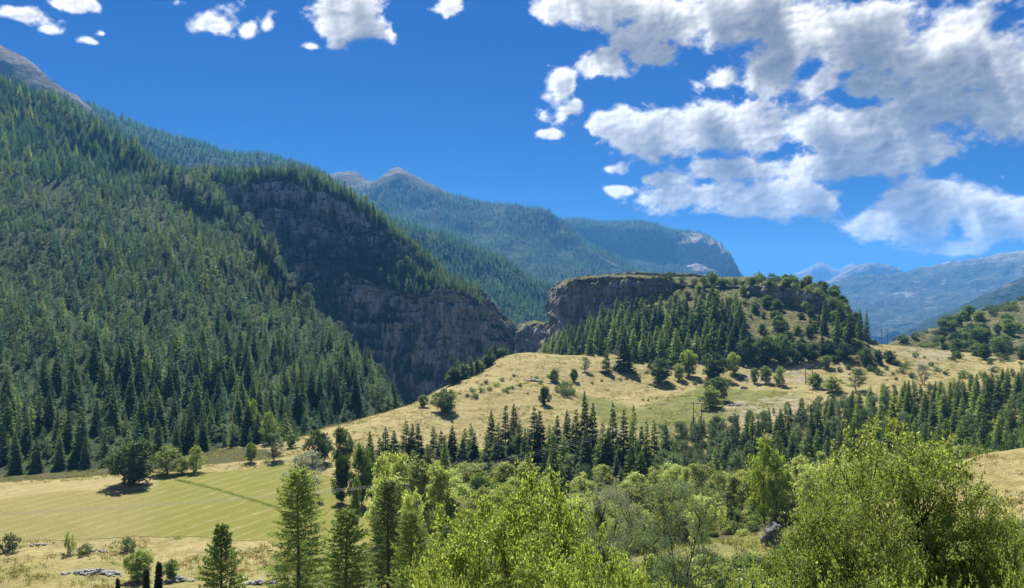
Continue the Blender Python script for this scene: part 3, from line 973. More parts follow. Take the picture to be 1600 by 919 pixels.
FAR_J = ridge("mountain", [(1330, 580, 3300), (1390, 538, 3300), (1440, 512, 3300), (1500, 490, 3300), (1560, 462, 3250), (1610, 436, 3200), (1700, 400, 3100), (1850, 350, 3000)],
              lambda u: (560, 2300), M_F2, 140, 70, amp=[(300, 20, 5, False), (80, 7, 4, True)], label='hazy slope descending behind the shrub hillside')

# ---- land reaching on to the horizon under and beyond the mountains
def build_terrain_apron():
    n = 60
    xs = np.linspace(-14000, 14000, n)
    ys = np.concatenate([np.linspace(-6000, -60, 12, endpoint=False), np.linspace(-60, 900, 8, endpoint=False), np.linspace(900, 16000, 40)])
    X, Y = np.meshgrid(xs, ys, indexing='ij')
    x, y = X.ravel(), Y.ravel()
    z = np.full(len(x), -330.0) + fbm(np.column_stack([x, y, x * 0]), 1500, 3) * 60
    behind = smooth01((-60 - y) / 1500)
    z = z + behind * 500
    tag(new_obj("terrain", mesh_np("terrain", np.column_stack([x, y, z]), grid_faces(len(xs), len(ys))), M_F1), kind='structure')

build_terrain_apron()

_BV = [BVHTree.FromPolygons(v.tolist(), f.tolist()) for o, v, f in LAND if o.name.split('.')[0] in ('ground', 'mountainside', 'massif_cliff', 'knoll', 'hillside')]


def height(x, y):
    """highest ground at (x, y)"""
    best = -1e9
    for b in _BV:
        h = b.ray_cast(Vector((x, y, 2000.0)), Vector((0, 0, -1)))
        if h[0] is not None and h[0].z > best:
            best = h[0].z
    return best if best > -1e8 else float(ground_z(x, y, False)[0])

# ------------------------------------------------------------------ plant materials
def mat_leaf(name, c1, c2, c3=None, transl=0.4, rough=0.55, spec=0.25, tint=(1.0, 1.0, 0.55), vary=(0.85, 0.62)):
    """leaves or needles: two tones from leaf to leaf, a third for odd whole plants; thin, so light comes through"""
    m, N = new_mat(name)
    oi = N.n('ShaderNodeObjectInfo')
    geo = N.n('ShaderNodeNewGeometry')
    isl = geo.outputs['Random Per Island']
    c = N.mix(isl, tuple(0.8 * x for x in c1), tuple(1.12 * x for x in c2))
    if c3 is not None:
        c = N.mix(N.step(oi.outputs['Random'], 0.55, 1.0, 0, 0.8), c, c3)
    hv = N.n('ShaderNodeHueSaturation')
    N.link(N.m('MULTIPLY_ADD', oi.outputs['Random'], *vary), hv.inputs['Value'])
    N.link(N.m('MULTIPLY_ADD', isl, 0.03, 0.485), hv.inputs['Hue'])
    N.link(c, hv.inputs['Color'])
    c = hv.outputs[0]
    b = N.n('ShaderNodeBsdfPrincipled')
    N.link(c, b.inputs['Base Color'])
    b.inputs['Roughness'].default_value = rough
    b.inputs['Specular IOR Level'].default_value = spec
    tr = N.n('ShaderNodeBsdfTranslucent')
    br = N.vm('SCALE', c, s=1.7)
    tn = N.mix(1.0, br, tint, 'MULTIPLY')
    N.link(tn, tr.inputs[0])
    mx = N.n('ShaderNodeMixShader')
    mx.inputs[0].default_value = transl
    N.link(b.outputs[0], mx.inputs[1])
    N.link(tr.outputs[0], mx.inputs[2])
    o = N.n('ShaderNodeOutputMaterial')
    N.link(mx.outputs[0], o.inputs[0])
    return m


def mat_bark(name, c1, c2, scale=8.0):
    m, N = new_mat(name)
    tc = N.n('ShaderNodeTexCoord')
    p = N.vm('MULTIPLY', tc.outputs['Object'], (1, 1, 0.25))
    a = N.noise(p, scale, 5, 0.65)
    finish(N, N.mix(N.step(a, 0.35, 0.65), c1, c2), 0.9, a, 0.6, 0.03, 0.1)
    return m


ML = {
    'spruce': mat_leaf("spruce_needles", (0.044, 0.092, 0.040), (0.072, 0.134, 0.056), (0.090, 0.150, 0.060), 0.42, tint=(0.85, 1.0, 0.8)),
    'spruce_near': mat_leaf("near_spruce_needles", (0.052, 0.090, 0.030), (0.090, 0.138, 0.044), (0.115, 0.16, 0.05), 0.44),
    'pine': mat_leaf("pine_needles", (0.062, 0.100, 0.044), (0.098, 0.140, 0.060), (0.115, 0.145, 0.064), 0.42, tint=(0.9, 1.0, 0.75)),
    'larch': mat_leaf("larch_needles", (0.100, 0.155, 0.038), (0.155, 0.210, 0.056), (0.165, 0.21, 0.06), 0.5),
    'oak': mat_leaf("dark_leaves", (0.046, 0.082, 0.022), (0.078, 0.124, 0.032), (0.095, 0.14, 0.036), 0.42),
    'leaf': mat_leaf("green_leaves", (0.090, 0.140, 0.030), (0.145, 0.200, 0.044), (0.17, 0.205, 0.05), 0.46),
    'lime': mat_leaf("lime_leaves", (0.140, 0.200, 0.032), (0.205, 0.255, 0.046), None, 0.48),
    'willow': mat_leaf("willow_leaves", (0.215, 0.260, 0.070), (0.330, 0.360, 0.125), (0.26, 0.30, 0.13), 0.48),
    'silver': mat_leaf("silver_leaves", (0.150, 0.175, 0.125), (0.230, 0.250, 0.190), None, 0.30),
    'fore': mat_leaf("hazel_leaves", (0.115, 0.165, 0.034), (0.245, 0.290, 0.078), None, 0.48, 0.45, 0.4, vary=(0.3, 1.0)),
    'fore_dark': mat_leaf("pear_leaves", (0.100, 0.145, 0.033), (0.215, 0.258, 0.070), None, 0.46, 0.45, 0.4, vary=(0.35, 0.95)),
    'far': mat_leaf("far_conifers", (0.044, 0.094, 0.042), (0.070, 0.134, 0.056), (0.085, 0.142, 0.06), 0.42, tint=(0.85, 1.0, 0.8)),
    'juniper': mat_leaf("juniper_needles", (0.018, 0.034, 0.014), (0.030, 0.052, 0.020), None, 0.2),
    'herb': mat_leaf("dry_herbs", (0.15, 0.135, 0.055), (0.28, 0.24, 0.11), None, 0.3),
}
MB = {
    'spruce': mat_bark("conifer_bark", (0.055, 0.042, 0.032), (0.13, 0.10, 0.075)),
    'broad': mat_bark("grey_bark", (0.045, 0.038, 0.030), (0.12, 0.105, 0.085)),
    'birch': mat_bark("birch_bark", (0.10, 0.09, 0.075), (0.42, 0.40, 0.36)),
    'dark': mat_bark("dark_bark", (0.018, 0.015, 0.012), (0.06, 0.05, 0.04)),
}


# ------------------------------------------------------------------ plant meshes
def norm(a):
    return a / (np.linalg.norm(a, axis=-1, keepdims=True) + 1e-9)


def kites(base, axis, side, ln, wd, lift=0.0, fold=0.25):
    """folded pointed blades: base point, unit axis, unit side, length, half width -> verts, tris"""
    base, axis, side = np.asarray(base), norm(np.asarray(axis)), norm(np.asarray(side))
    n = len(base)
    ln = np.broadcast_to(ln, n)[:, None]
    wd = np.broadcast_to(wd, n)[:, None]
    nor = norm(np.cross(axis, side))
    mid = base + axis * ln * 0.45
    tip = base + axis * ln + nor * lift * ln
    L = mid + side * wd - nor * fold * wd
    R = mid - side * wd - nor * fold * wd
    v = np.stack([base, R, tip, L], 1).reshape(-1, 3)
    k = np.arange(n)[:, None] * 4
    f = np.concatenate([k + np.array([[0, 1, 2]]), k + np.array([[0, 2, 3]])], 1).reshape(-1, 3)
    return v, f


def tubes(paths, sides=6):
    V, Fc, off = [], [], 0
    ang = np.arange(sides) * 2 * np.pi / sides
    for pts, rad in paths:
        pts = np.asarray(pts, float)
        rad = np.asarray(rad, float)
        t = norm(np.gradient(pts, axis=0))
        ref = np.array([0.0, 0.0, 1.0]) if abs(t[0, 2]) < 0.9 else np.array([1.0, 0.0, 0.0])
        a = norm(np.cross(t, ref))
        b = np.cross(t, a)
        ring = pts[:, None] + rad[:, None, None] * (a[:, None] * np.cos(ang)[None, :, None] + b[:, None] * np.sin(ang)[None, :, None])
        n = len(pts)
        V.append(ring.reshape(-1, 3))
        i = (np.arange(n - 1)[:, None] * sides + np.arange(sides)[None])
        j = (np.arange(n - 1)[:, None] * sides + (np.arange(sides)[None] + 1) % sides)
        q = np.stack([i, j, j + sides, i + sides], -1).reshape(-1, 4)
        Fc.append(np.concatenate([q[:, [0, 1, 2]], q[:, [0, 2, 3]]]) + off)
        off += n * sides
    return np.concatenate(V), np.concatenate(Fc)


def merge(parts):
    V, Fc, off = [], [], 0
    for v, f in parts:
        V.append(v)
        Fc.append(f + off)
        off += len(v)
    return np.concatenate(V), np.concatenate(Fc)


def conifer_parts(seed, H=20.0, R=3.2, whorls=26, per=7, twigs=6, base=0.06, power=0.85, droop=0.25, up=0.15, sparse=0.0, tw_len=0.42, tw_w=0.11, belly=0.0):
    """-> ((trunk verts, tris), (crown verts, tris)); branches in whorls, twigs along every branch"""
    r = np.random.default_rng(seed)
    lean = r.normal(0, 0.012, 2)
    zs = np.linspace(0, H * 0.98, 8)
    tp = np.column_stack([lean[0] * zs + 0.02 * H * np.sin(zs / H * 3 + seed) * 0.15, lean[1] * zs, zs])
    trunk = tubes([(tp, 0.016 * H * (1 - zs / H) ** 0.8 + 0.02)], 6)
    B, A, Ls = [], [], []
    for w in range(whorls):
        for k in range(per):
            if r.random() < sparse:
                continue
            t = base + (1 - base) * (w + r.uniform(-.5, .5)) / whorls
            t = min(max(t, base), 0.985)
            prof = (1 - t) ** power * (1 - belly * max(0, 0.25 - (t - base)) * 3)
            az = 2 * np.pi * (k / per) + w * 1.3 + r.uniform(-.4, .4)
            L = R * prof * r.uniform(0.62, 1.18) + 0.012 * H
            el = up - droop * (1 - t) * 2 + r.normal(0, .10) + 0.5 * t
            B.append((tp[0, 0] + lean[0] * t * H, lean[1] * t * H, t * H + r.uniform(-.2, .2) * H / whorls))
            A.append((math.cos(az) * math.cos(el), math.sin(az) * math.cos(el), math.sin(el)))
            Ls.append(L)
    B, A, Ls = np.array(B), norm(np.array(A)), np.array(Ls)
    S = norm(np.cross(A, np.array([0, 0, 1.0])))
    out = []
    n = len(B)
    if twigs == 0:
        out.append(kites(B, A, S + r.normal(0, .25, (n, 3)), Ls, Ls * 0.33, 0.0, 0.75))
    else:
        out.append(kites(B + A * Ls[:, None] * 0.15, A, S + r.normal(0, .2, (n, 3)), Ls * 0.85, Ls * 0.09 + 0.05, -0.05, 0.6))
        for j in range(twigs):
            q = 0.22 + 0.78 * (j + r.uniform(0, .8, n)) / twigs
            sag = -(q ** 2) * 0.10 * Ls
            pb = B + A * (Ls * q)[:, None]
            pb[:, 2] += sag + 0.10 * Ls * np.maximum(0, q - 0.7)
            for sg in (-1, 1):
                ax = A * r.uniform(0.35, 0.9, (n, 1)) + sg * S * r.uniform(0.6, 1.0, (n, 1)) + np.column_stack([np.zeros(n), np.zeros(n), r.normal(-0.32, 0.22, n)])
                sd = np.cross(ax, r.normal(0, .45, (n, 3)) + np.array([0, 0, 1.0]))
                tl = (Ls * tw_len * (1.15 - 0.75 * q) + 0.10) * r.uniform(.6, 1.25, n)
                out.append(kites(pb, ax, sd, tl, np.maximum(tl * tw_w * 2.6, 0.04), 0.0, 0.5))
    # leader
    out.append(kites(np.array([tp[-1] - [0, 0, 0.06 * H]] * 3), np.array([[0, 0, 1.0]] * 3), r.normal(0, 1, (3, 3)), 0.08 * H, 0.008 * H))
    return trunk, merge(out)


def larch_fine(seed, H=20.0, R=3.4, nb=190, tuft=26, base=0.05, power=0.8, tl=0.17):
    """near larch or pine: long thin swaying branches set with small needle tufts, the trunk showing through"""
    r = np.random.default_rng(seed)
    zs = np.linspace(0, H * 0.985, 10)
    tp = np.column_stack([0.06 * np.sin(zs * .5 + seed), 0.06 * np.cos(zs * .4), zs])
    paths = [(tp, 0.013 * H * (1 - zs / H) ** 0.8 + 0.012)]
    V = []
    for i in range(nb):
        t = base + (0.985 - base) * ((i + r.random()) / nb) ** 0.92
        az = i * 2.39996 + r.uniform(-.4, .4)
        L = R * ((1 - t) ** power) * r.uniform(0.55, 1.15) + 0.15
        s = np.linspace(0, 1, 6)
        el0 = 0.05 + 0.55 * t
        rad = L * s
        dz = L * (np.sin(el0) * s - (0.55 - 0.4 * t) * s ** 2 + (0.30 - 0.1 * t) * s ** 3)
        wob = r.normal(0, .05, 6) * L * s
        dirv = np.array([math.cos(az), math.sin(az), 0])
        sid = np.array([-math.sin(az), math.cos(az), 0])
        pts = np.array([0, 0, t * H]) + dirv * rad[:, None] + sid * wob[:, None] + np.array([0, 0, 1.0]) * dz[:, None]
        paths.append((pts, np.linspace(0.006 * L + 0.006, 0.003, 6)))
        n = int(tuft * (0.35 + L / R))
        q = 0.10 + 0.90 * r.random(n) ** 0.65
        pb = np.column_stack([np.interp(q, s, pts[:, k]) for k in range(3)])
        # side shoots
        sgn = r.choice([-1.0, 1.0], n)[:, None]
        shoot = sgn * sid * (r.uniform(0, 1, n) * 0.30 * L * (1.1 - q))[:, None]
        pb = pb + shoot + np.column_stack([np.zeros(n), np.zeros(n), -r.random(n) * 0.10 * L * (1.1 - q)])
        ax = norm(dirv * 0.6 + sgn * sid * r.uniform(.2, 1.0, (n, 1)) + r.normal(0, .45, (n, 3)) + np.array([0, 0, -0.05]))
        V.append(kites(pb, ax, r.normal(0, 1, (n, 3)), r.uniform(.6, 1.4, n) * tl * (0.7 + 0.5 * H / 20), r.uniform(.7, 1.3, n) * tl * 0.30, 0, 0.4))
        V.append(kites(pb, norm(ax + r.normal(0, .7, (n, 3))), r.normal(0, 1, (n, 3)), r.uniform(.5, 1.2, n) * tl * 0.9, r.uniform(.7, 1.3, n) * tl * 0.26, 0, 0.4))
    return tubes(paths, 5), merge(V)


def broad_parts(seed, H=10.0, W=8.0, base=0.2, clumps=34, leaves=70, leaf=0.34, trunk_r=0.22, clump_r=None, stems=1, top=0.5, spread=1.0, limb_show=1.0, leafw=0.42, twigs=0, droop=0.0, apart=0.62, shoots=0):
    """broadleaf tree: trunk(s), limbs to every leaf clump, leaves through the clump's volume"""
    r = np.random.default_rng(seed)
    cb = base * H
    cr = clump_r or 0.16 * (W + H - cb) / 2
    C = []
    tries = 0
    while len(C) < clumps and tries < 6000:
        tries += 1
        t = r.random() ** 0.85
        # envelope: widest at `top` of the crown height
        prof = math.sqrt(max(0, 1 - ((t - top) / (top if t < top else 1 - top)) ** 2 * 0.92))
        rho = math.sqrt(r.random()) * prof * W / 2 * (1 + 0.16 * math.sin(5 * t + seed))
        if r.random() < 0.35 and rho < 0.45 * prof * W / 2:
            continue
        a = r.uniform(0, 2 * np.pi)
        rho *= 1 + 0.18 * math.sin(3 * a + seed * 1.7) + 0.10 * math.sin(5 * a + seed)
        c = np.array([rho * math.cos(a) * spread, rho * math.sin(a), cb + cr * 0.4 + t * (H - cb - cr * 0.9)])
        if all(np.linalg.norm((c - q) * (1, 1, 1.1)) > cr * apart for q in C):
            C.append(c)
    C = np.array(C)
    paths = []
    st = []
    for s in range(stems):
        a = 2 * np.pi * s / max(1, stems) + r.uniform(0, 1)
        off = (0.0 if stems == 1 else 1.0) * np.array([math.cos(a), math.sin(a), 0])
        zs = np.linspace(0, 1, 7)
        topz = H * (0.80 if stems == 1 else 0.68)
        pts = off * (0.10 * W * 0.25 + 0.22 * W * zs[:, None] ** 1.3) + np.column_stack([0.03 * H * np.sin(zs * 4 + seed + s), 0.03 * H * np.sin(zs * 3 + s), zs * topz])
        rad = trunk_r * (1 - 0.85 * zs) * (1.0 if stems == 1 else 0.75)
        rad[0] *= 1.35
        paths.append((pts, rad))
        st.append(pts)
    for c in C:
        k = r.integers(len(st)) if stems > 1 else 0
        if stems > 1:
            k = int(np.argmin([np.linalg.norm(p[-2, :2] - c[:2]) for p in st]))
        pts = st[k]
        zc = c[2] - (0.55 * np.hypot(*(c[:2] - pts[3, :2])) + 0.10 * H) * r.uniform(.7, 1.2)
        zc = min(max(zc, cb * 0.75), pts[-1, 2])
        p0 = np.array([np.interp(zc, pts[:, 2], pts[:, 0]), np.interp(zc, pts[:, 2], pts[:, 1]), zc])
        s = np.linspace(0, 1, 6)[:, None]
        ctl = (p0 + c) / 2 + np.array([0, 0, 0.12 * np.linalg.norm(c - p0)]) * r.uniform(-1, 1) + r.normal(0, 0.06, 3) * np.linalg.norm(c - p0)
        path = (1 - s) ** 2 * p0 + 2 * s * (1 - s) * ctl + s ** 2 * c
        r0 = trunk_r * (0.34 - 0.22 * zc / H) * limb_show
        paths.append((path, np.linspace(max(r0, 0.012), max(0.12 * r0, 0.005), 6)))
        for _ in range(twigs):
            e = c + norm(r.normal(0, 1, 3)) * cr * r.uniform(.6, 1.0)
            b0 = path[r.integers(3, 6)]
            mid = (b0 + e) / 2 + r.normal(0, .12, 3) * cr
            paths.append((np.array([b0, mid, e]), np.array([0.22 * r0 + 0.003, 0.12 * r0 + 0.003, 0.003])))
    n = len(C) * leaves
    ci = np.repeat(np.arange(len(C)), leaves)
    d = norm(r.normal(0, 1, (n, 3)))
    rr = r.random(n) ** 0.45
    sz = r.uniform(.7, 1.3, len(C))[ci]
    pos = C[ci] + d * (rr * cr * sz)[:, None] * np.array([1.05, 1.05, 0.8])
    pos[:, 2] -= droop * r.random(n) * cr
    # shoots: part of the leaves string along sprays leaving the clump
    ns = int(n * 0.3)
    q = r.random(ns)
    sd = norm(d[:ns] * np.array([1, 1, .55]) + r.normal(0, .12, (ns, 3)))
    key = (r.integers(0, 6, ns) + ci[:ns] * 6)
    table = norm(r.normal(0, 1, (len(C) * 6, 3)) + np.array([0, 0, 0.25 - droop]))
    pos[:ns] = C[ci[:ns]] + table[key] * ((0.4 + 0.95 * q) * cr)[:, None] + r.normal(0, .05, (ns, 3)) * cr
    if shoots:      # long leafy shoots breaking the crown's outline
        hi = C[C[:, 2] > cb + 0.35 * (H - cb)]
        ex = []
        for k in range(shoots):
            c = hi[r.integers(len(hi))]
            dr = norm(np.array([c[0], c[1], 0]) * r.uniform(.1, .6) + np.array([0, 0, H * r.uniform(.12, .32)]) + r.normal(0, .12 * H, 3))
            L_ = cr * r.uniform(1.5, 3.0)
            s = np.linspace(0, 1, 5)[:, None]
            pt = c + dr * L_ * s + np.array([0, 0, -0.22 * L_]) * s ** 2 + r.normal(0, .03, 3) * L_ * s
            paths.append((pt, np.linspace(0.009, 0.003, 5)))
            m = int(34 * L_ / cr / 2)
            q = r.uniform(.25, 1, m)
            ex.append(np.column_stack([np.interp(q, s[:, 0], pt[:, j]) for j in range(3)]) + r.normal(0, .05, (m, 3)) * cr)
        ex = np.concatenate(ex)
        pos = np.concatenate([pos, ex])
        d = np.concatenate([d, norm(r.normal(0, 1, (len(ex), 3)))])
        n = len(pos)
    ax = norm(r.normal(0, 1, (n, 3)) + d * 0.5 + np.array([0, 0, -0.25 - droop]))
    up = norm(r.normal(0, .55, (n, 3)) + np.array([0, 0, 1.0]) + d * 0.4)
    sd = np.cross(ax, up)
    ll = leaf * r.uniform(.45, 1.4, n) ** 0.9
    crown = kites(pos, ax, sd, ll, ll * leafw, 0.0, 0.3)
    return tubes(paths, 6 if leaf > 0.2 else 7), crown


def tri_mesh(name, vf, mat, smooth=False):
    me = mesh_np(name, vf[0], vf[1], smooth)
    me.materials.append(mat)
    return me


class Plant:
    """a plant kind: trunk and crown meshes of known height, stood up as Empty > trunk, crown"""
    def __init__(self, name, parts, H, leaf, bark, W=None):
        (tv, tf), (cv, cf) = parts
        self.H = float(np.percentile(cv[:, 2], 99.8)) if len(cv) > 60000 else float(cv[:, 2].max())
        self.W = float(np.percentile(np.hypot(cv[:, 0], cv[:, 1]), 97) * 2)
        self.trunk = tri_mesh(name + "_trunk", (tv, tf), MB[bark], True)
        self.crown = tri_mesh(name + "_crown", (cv, cf), ML[leaf])
        self.raw = parts
        self.leaf, self.bark = leaf, bark

    def stand(self, name, loc, h, rz, label, cat, group=None, w=None):
        s = h / self.H
        sw = s if w is None else w / self.W
        e = empty(name, loc, rz, (sw, sw, s))
        tag(e, label, cat, group)
        new_obj("trunk", self.trunk, None, e)
        new_obj("crown", self.crown, None, e)
        return e


random.seed(4)
SPRUCE = [Plant("spruce", conifer_parts(s, 20, 4.4, 26, 9, 6, 0.04, 0.85, 0.20, 0.10), 20, 'spruce_near', 'spruce') for s in (1, 2, 3)]
SPRUCE += [Plant("spruce", conifer_parts(7, 20, 3.5, 26, 8, 6, 0.05, 0.75, 0.26, 0.08, 0.05), 20, 'spruce_near', 'spruce')]
LARCH = [Plant("larch", conifer_parts(20 + s, 20, 4.2, 22, 7, 7, 0.08, 0.72, 0.12, 0.12, 0.12, 0.48, 0.085), 20, 'larch', 'spruce') for s in (1, 2, 3)]
PINE = [Plant("pine", broad_parts(40 + s, 14, 6.2, 0.16, 48, 130, 0.44, 0.20, 0.95, 1, 0.40, 1.0, 0.8, 0.16), 14, 'pine', 'spruce') for s in (1, 2, 3)]
OAK = [Plant("broadleaf", broad_parts(60 + s, 10, 8.6, 0.07, 62, 130, 0.42, 0.26, 1.25), 10, 'oak', 'broad') for s in (1, 2, 3)]
LEAF = [Plant("broadleaf", broad_parts(70 + s, 10, 6.6, 0.07, 56, 130, 0.36, 0.20, 1.05), 10, 'leaf', 'broad') for s in (1, 2, 3)]
LIME = [Plant("broadleaf", broad_parts(80 + s, 10, 5.4, 0.10, 40, 110, 0.30, 0.16, 0.95, 1, 0.45), 10, 'lime', 'broad') for s in (1, 2)]
WILLOW = [Plant("willow", broad_parts(90 + s, 11, 6.2, 0.20, 50, 120, 0.36, 0.18, 0.95, 2 if s == 2 else 1, 0.55, 1.0, 0.8, 0.34, 0, 0.30), 11, 'willow', 'broad') for s in (1, 2, 3)]
POPLAR = [Plant("poplar", broad_parts(100 + s, 14, 4.6, 0.22, 50, 120, 0.32, 0.16, 0.80, 1, 0.45, 1.0, 0.8, 0.40), 14, 'willow', 'birch') for s in (1, 2)]
SHRUB = [Plant("shrub", broad_parts(110 + s, 3.2, 4.4, 0.02, 22, 90, 0.24, 0.07, 0.75, 3, 0.45), 3.2, ('oak', 'leaf', 'oak')[s - 1], 'broad') for s in (1, 2, 3)]
SILVER = Plant("silver_willow", broad_parts(121, 9, 6.4, 0.12, 40, 120, 0.30, 0.18, 1.0, 2, 0.5, 1.0, .8, .25), 9, 'silver', 'broad')


# forest trees for the far woods: one mesh each
def forest_proto(name, parts, leaf, bark):
    (tv, tf), (cv, cf) = parts
    v, f = merge([(tv, tf), (cv, cf)])
    me = mesh_np(name, v, f, False)
    me.materials.append(MB[bark])
    me.materials.append(ML[leaf])
    mi = np.zeros(len(me.polygons), np.int32)
    mi[len(tf):] = 1
    me.polygons.foreach_set('material_index', mi)
    return bpy.data.objects.new(name, me)


def proto_collection(name, objs):
    c = bpy.data.collections.new(name)
    for o in objs:
        c.objects.link(o)
    return c


KIT_NEAR = proto_collection("forest_kit", [forest_proto("a_spruce", conifer_parts(201, 20, 4.6, 18, 7, 3, 0.03, 0.8, 0.22, 0.1), 'spruce', 'spruce'),
                                           forest_proto("b_spruce", conifer_parts(202, 20, 4.0, 18, 7, 3, 0.03, 0.75, 0.26, 0.1, .1), 'spruce', 'spruce'),
                                           forest_proto("c_spruce", conifer_parts(203, 20, 5.0, 18, 7, 3, 0.06, 0.85, 0.2, 0.1, .1), 'spruce', 'spruce'),
                                           forest_proto("d_larch", conifer_parts(204, 20, 4.6, 18, 7, 3, 0.06, 0.72, 0.12, 0.12, 0.1), 'larch', 'spruce'),
                                           forest_proto("e_pine", broad_parts(205, 16, 5.6, 0.2, 26, 50, 0.62, 0.2, 1.1, 1, 0.45, 1.0, .8, 0.2), 'pine', 'spruce'),
                                           forest_proto("f_pine", broad_parts(206, 15, 6.2, 0.2, 26, 50, 0.62, 0.2, 1.1, 1, 0.55, 1.0, .8, 0.2), 'pine', 'spruce')])
KIT_FAR = proto_collection("far_forest_kit", [forest_proto("a_conifer", conifer_parts(211, 20, 4.6, 11, 6, 0, 0.02, 0.8, 0.2, 0.1), 'far', 'spruce'),
                                              forest_proto("b_conifer", conifer_parts(212, 20, 5.2, 11, 6, 0, 0.02, 0.75, 0.15, 0.1), 'far', 'spruce'),
                                              forest_proto("c_conifer", conifer_parts(213, 20, 4.2, 12, 5, 0, 0.02, 0.8, 0.25, 0.1), 'far', 'spruce')])
def tuft_parts(seed, n=16, h=0.5, spread=0.35):
    r = np.random.default_rng(seed)
    b = np.column_stack([r.normal(0, spread, n), r.normal(0, spread, n), np.zeros(n)])
    ax = norm(np.column_stack([r.normal(0, .45, n), r.normal(0, .45, n), np.ones(n)]))
    c = kites(b, ax, r.normal(0, 1, (n, 3)), h * r.uniform(.5, 1.2, n), 0.09, 0, .2)
    return tubes([(np.array([[0, 0, -.1], [0, 0, .05]]), np.array([.02, .01]))], 3), c


KIT_TUFT = proto_collection("grass_kit", [forest_proto("a_tuft", tuft_parts(231), 'herb', 'broad'), forest_proto("b_tuft", tuft_parts(232, 20, .7, .5), 'herb', 'broad'), forest_proto("c_tuft", tuft_parts(233, 18, .45, .5), 'leaf', 'broad')])
KIT_SHRUB = proto_collection("undergrowth_kit", [forest_proto("a_shrub", broad_parts(221, 2.4, 3.2, 0.0, 12, 60, 0.26, 0.05, 0.62, 3, 0.45), 'leaf', 'broad'),
                                                 forest_proto("b_shrub", broad_parts(222, 2.0, 3.0, 0.0, 12, 60, 0.26, 0.05, 0.62, 3, 0.45), 'oak', 'broad'),
                                                 forest_proto("c_shrub", broad_parts(223, 1.6, 2.8, 0.0, 10, 60, 0.24, 0.04, 0.62, 3, 0.45), 'willow', 'broad')])


def scatter_group(kit, pick):
    g = bpy.data.node_groups.new("scatter", 'GeometryNodeTree')
    g.interface.new_socket("Geometry", in_out='INPUT', socket_type='NodeSocketGeometry')
    g.interface.new_socket("Geometry", in_out='OUTPUT', socket_type='NodeSocketGeometry')
    n = g.nodes
    gi, go = n.new('NodeGroupInput'), n.new('NodeGroupOutput')
    ci = n.new('GeometryNodeCollectionInfo')
    ci.inputs['Collection'].default_value = kit
    ci.inputs['Separate Children'].default_value = True
    ci.inputs['Reset Children'].default_value = True
    ip = n.new('GeometryNodeInstanceOnPoints')
    ip.inputs['Pick Instance'].default_value = True

    def named(nm, typ):
        a = n.new('GeometryNodeInputNamedAttribute')
        a.data_type = typ
        a.inputs['Name'].default_value = nm
        return a.outputs['Attribute']
    g.links.new(gi.outputs[0], ip.inputs['Points'])
    g.links.new(ci.outputs[0], ip.inputs['Instance'])
    g.links.new(named('variant', 'INT'), ip.inputs['Instance Index'])
    rot = n.new('FunctionNodeEulerToRotation')
    g.links.new(named('turn', 'FLOAT_VECTOR'), rot.inputs[0])
    g.links.new(rot.outputs[0], ip.inputs['Rotation'])
    g.links.new(named('size', 'FLOAT_VECTOR'), ip.inputs['Scale'])
    g.links.new(ip.outputs[0], go.inputs[0])
    return g


def scatter(name, pts, size, variant, kit, label, cat, seed=1):
    """one wood: every tree of it stands on a point of this mesh"""
    r = np.random.default_rng(seed)
    n = len(pts)
    me = bpy.data.meshes.new(name)
    me.vertices.add(n)
    me.vertices.foreach_set('co', np.asarray(pts, np.float32).ravel())
    a = me.attributes.new('variant', 'INT', 'POINT')
    a.data.foreach_set('value', np.asarray(variant, np.int32))
    a = me.attributes.new('turn', 'FLOAT_VECTOR', 'POINT')
    t = np.column_stack([r.normal(0, .03, n), r.normal(0, .03, n), r.uniform(0, 6.283, n)]).astype(np.float32)
    a.data.foreach_set('vector', t.ravel())
    a = me.attributes.new('size', 'FLOAT_VECTOR', 'POINT')
    w = (np.asarray(size) * r.uniform(.85, 1.2, n)).astype(np.float32)
    a.data.foreach_set('vector', np.column_stack([w, w, np.asarray(size, np.float32)]).astype(np.float32).ravel())
    o = bpy.data.objects.new(name, me)
    COL.objects.link(o)
    md = o.modifiers.new("scatter", 'NODES')
    md.node_group = scatter_group(kit, None)
    tag(o, label, cat, kind='stuff')
    return o


def sample_surface(v, f, n, seed, plan=True):
    """random points over a quad mesh, with face normals; even over the ground plan"""
    r = np.random.default_rng(seed)
    a, b, c, d = (v[f[:, k]] for k in range(4))
    nor = np.cross(c - a, d - b)
    area = np.linalg.norm(nor, axis=1) / 2
    nor = nor / (2 * area[:, None] + 1e-9)
    nz = np.abs(nor[:, 2])
    wgt = area * np.maximum(nz, 0.05) if plan else area * (nz > 0.08)
    idx = r.choice(len(f), n, p=wgt / wgt.sum())
    s, t = r.random((2, n, 1))
    p = (a[idx] * (1 - s) + b[idx] * s) * (1 - t) + (d[idx] * (1 - s) + c[idx] * s) * t
    return p, nz[idx]


def to_px(p):
    p = np.atleast_2d(p)
    y = np.maximum(p[:, 1], 1)
    return 800 + F * p[:, 0] / y, 459.5 - F * (p[:, 2] - CAMZ) / y


def thin(p, spacing, seed=0):
    """keep points at least `spacing` apart (array or scalar), grid hashing"""
    sp = np.broadcast_to(spacing, len(p))
    cell = {}
    keep = []
    cs = float(sp.max())
    for i in range(len(p)):
        x, y = p[i, 0], p[i, 1]
        cx, cy = int(x // cs), int(y // cs)
        ok = True
        for ax in (cx - 1, cx, cx + 1):
            for ay in (cy - 1, cy, cy + 1):
                for (qx, qy) in cell.get((ax, ay), ()):
                    if (qx - x) ** 2 + (qy - y) ** 2 < sp[i] ** 2:
                        ok = False
                        break
                if not ok:
                    break
            if not ok:
                break
        if ok:
            cell.setdefault((cx, cy), []).append((x, y))
            keep.append(i)
    return np.array(keep, int)

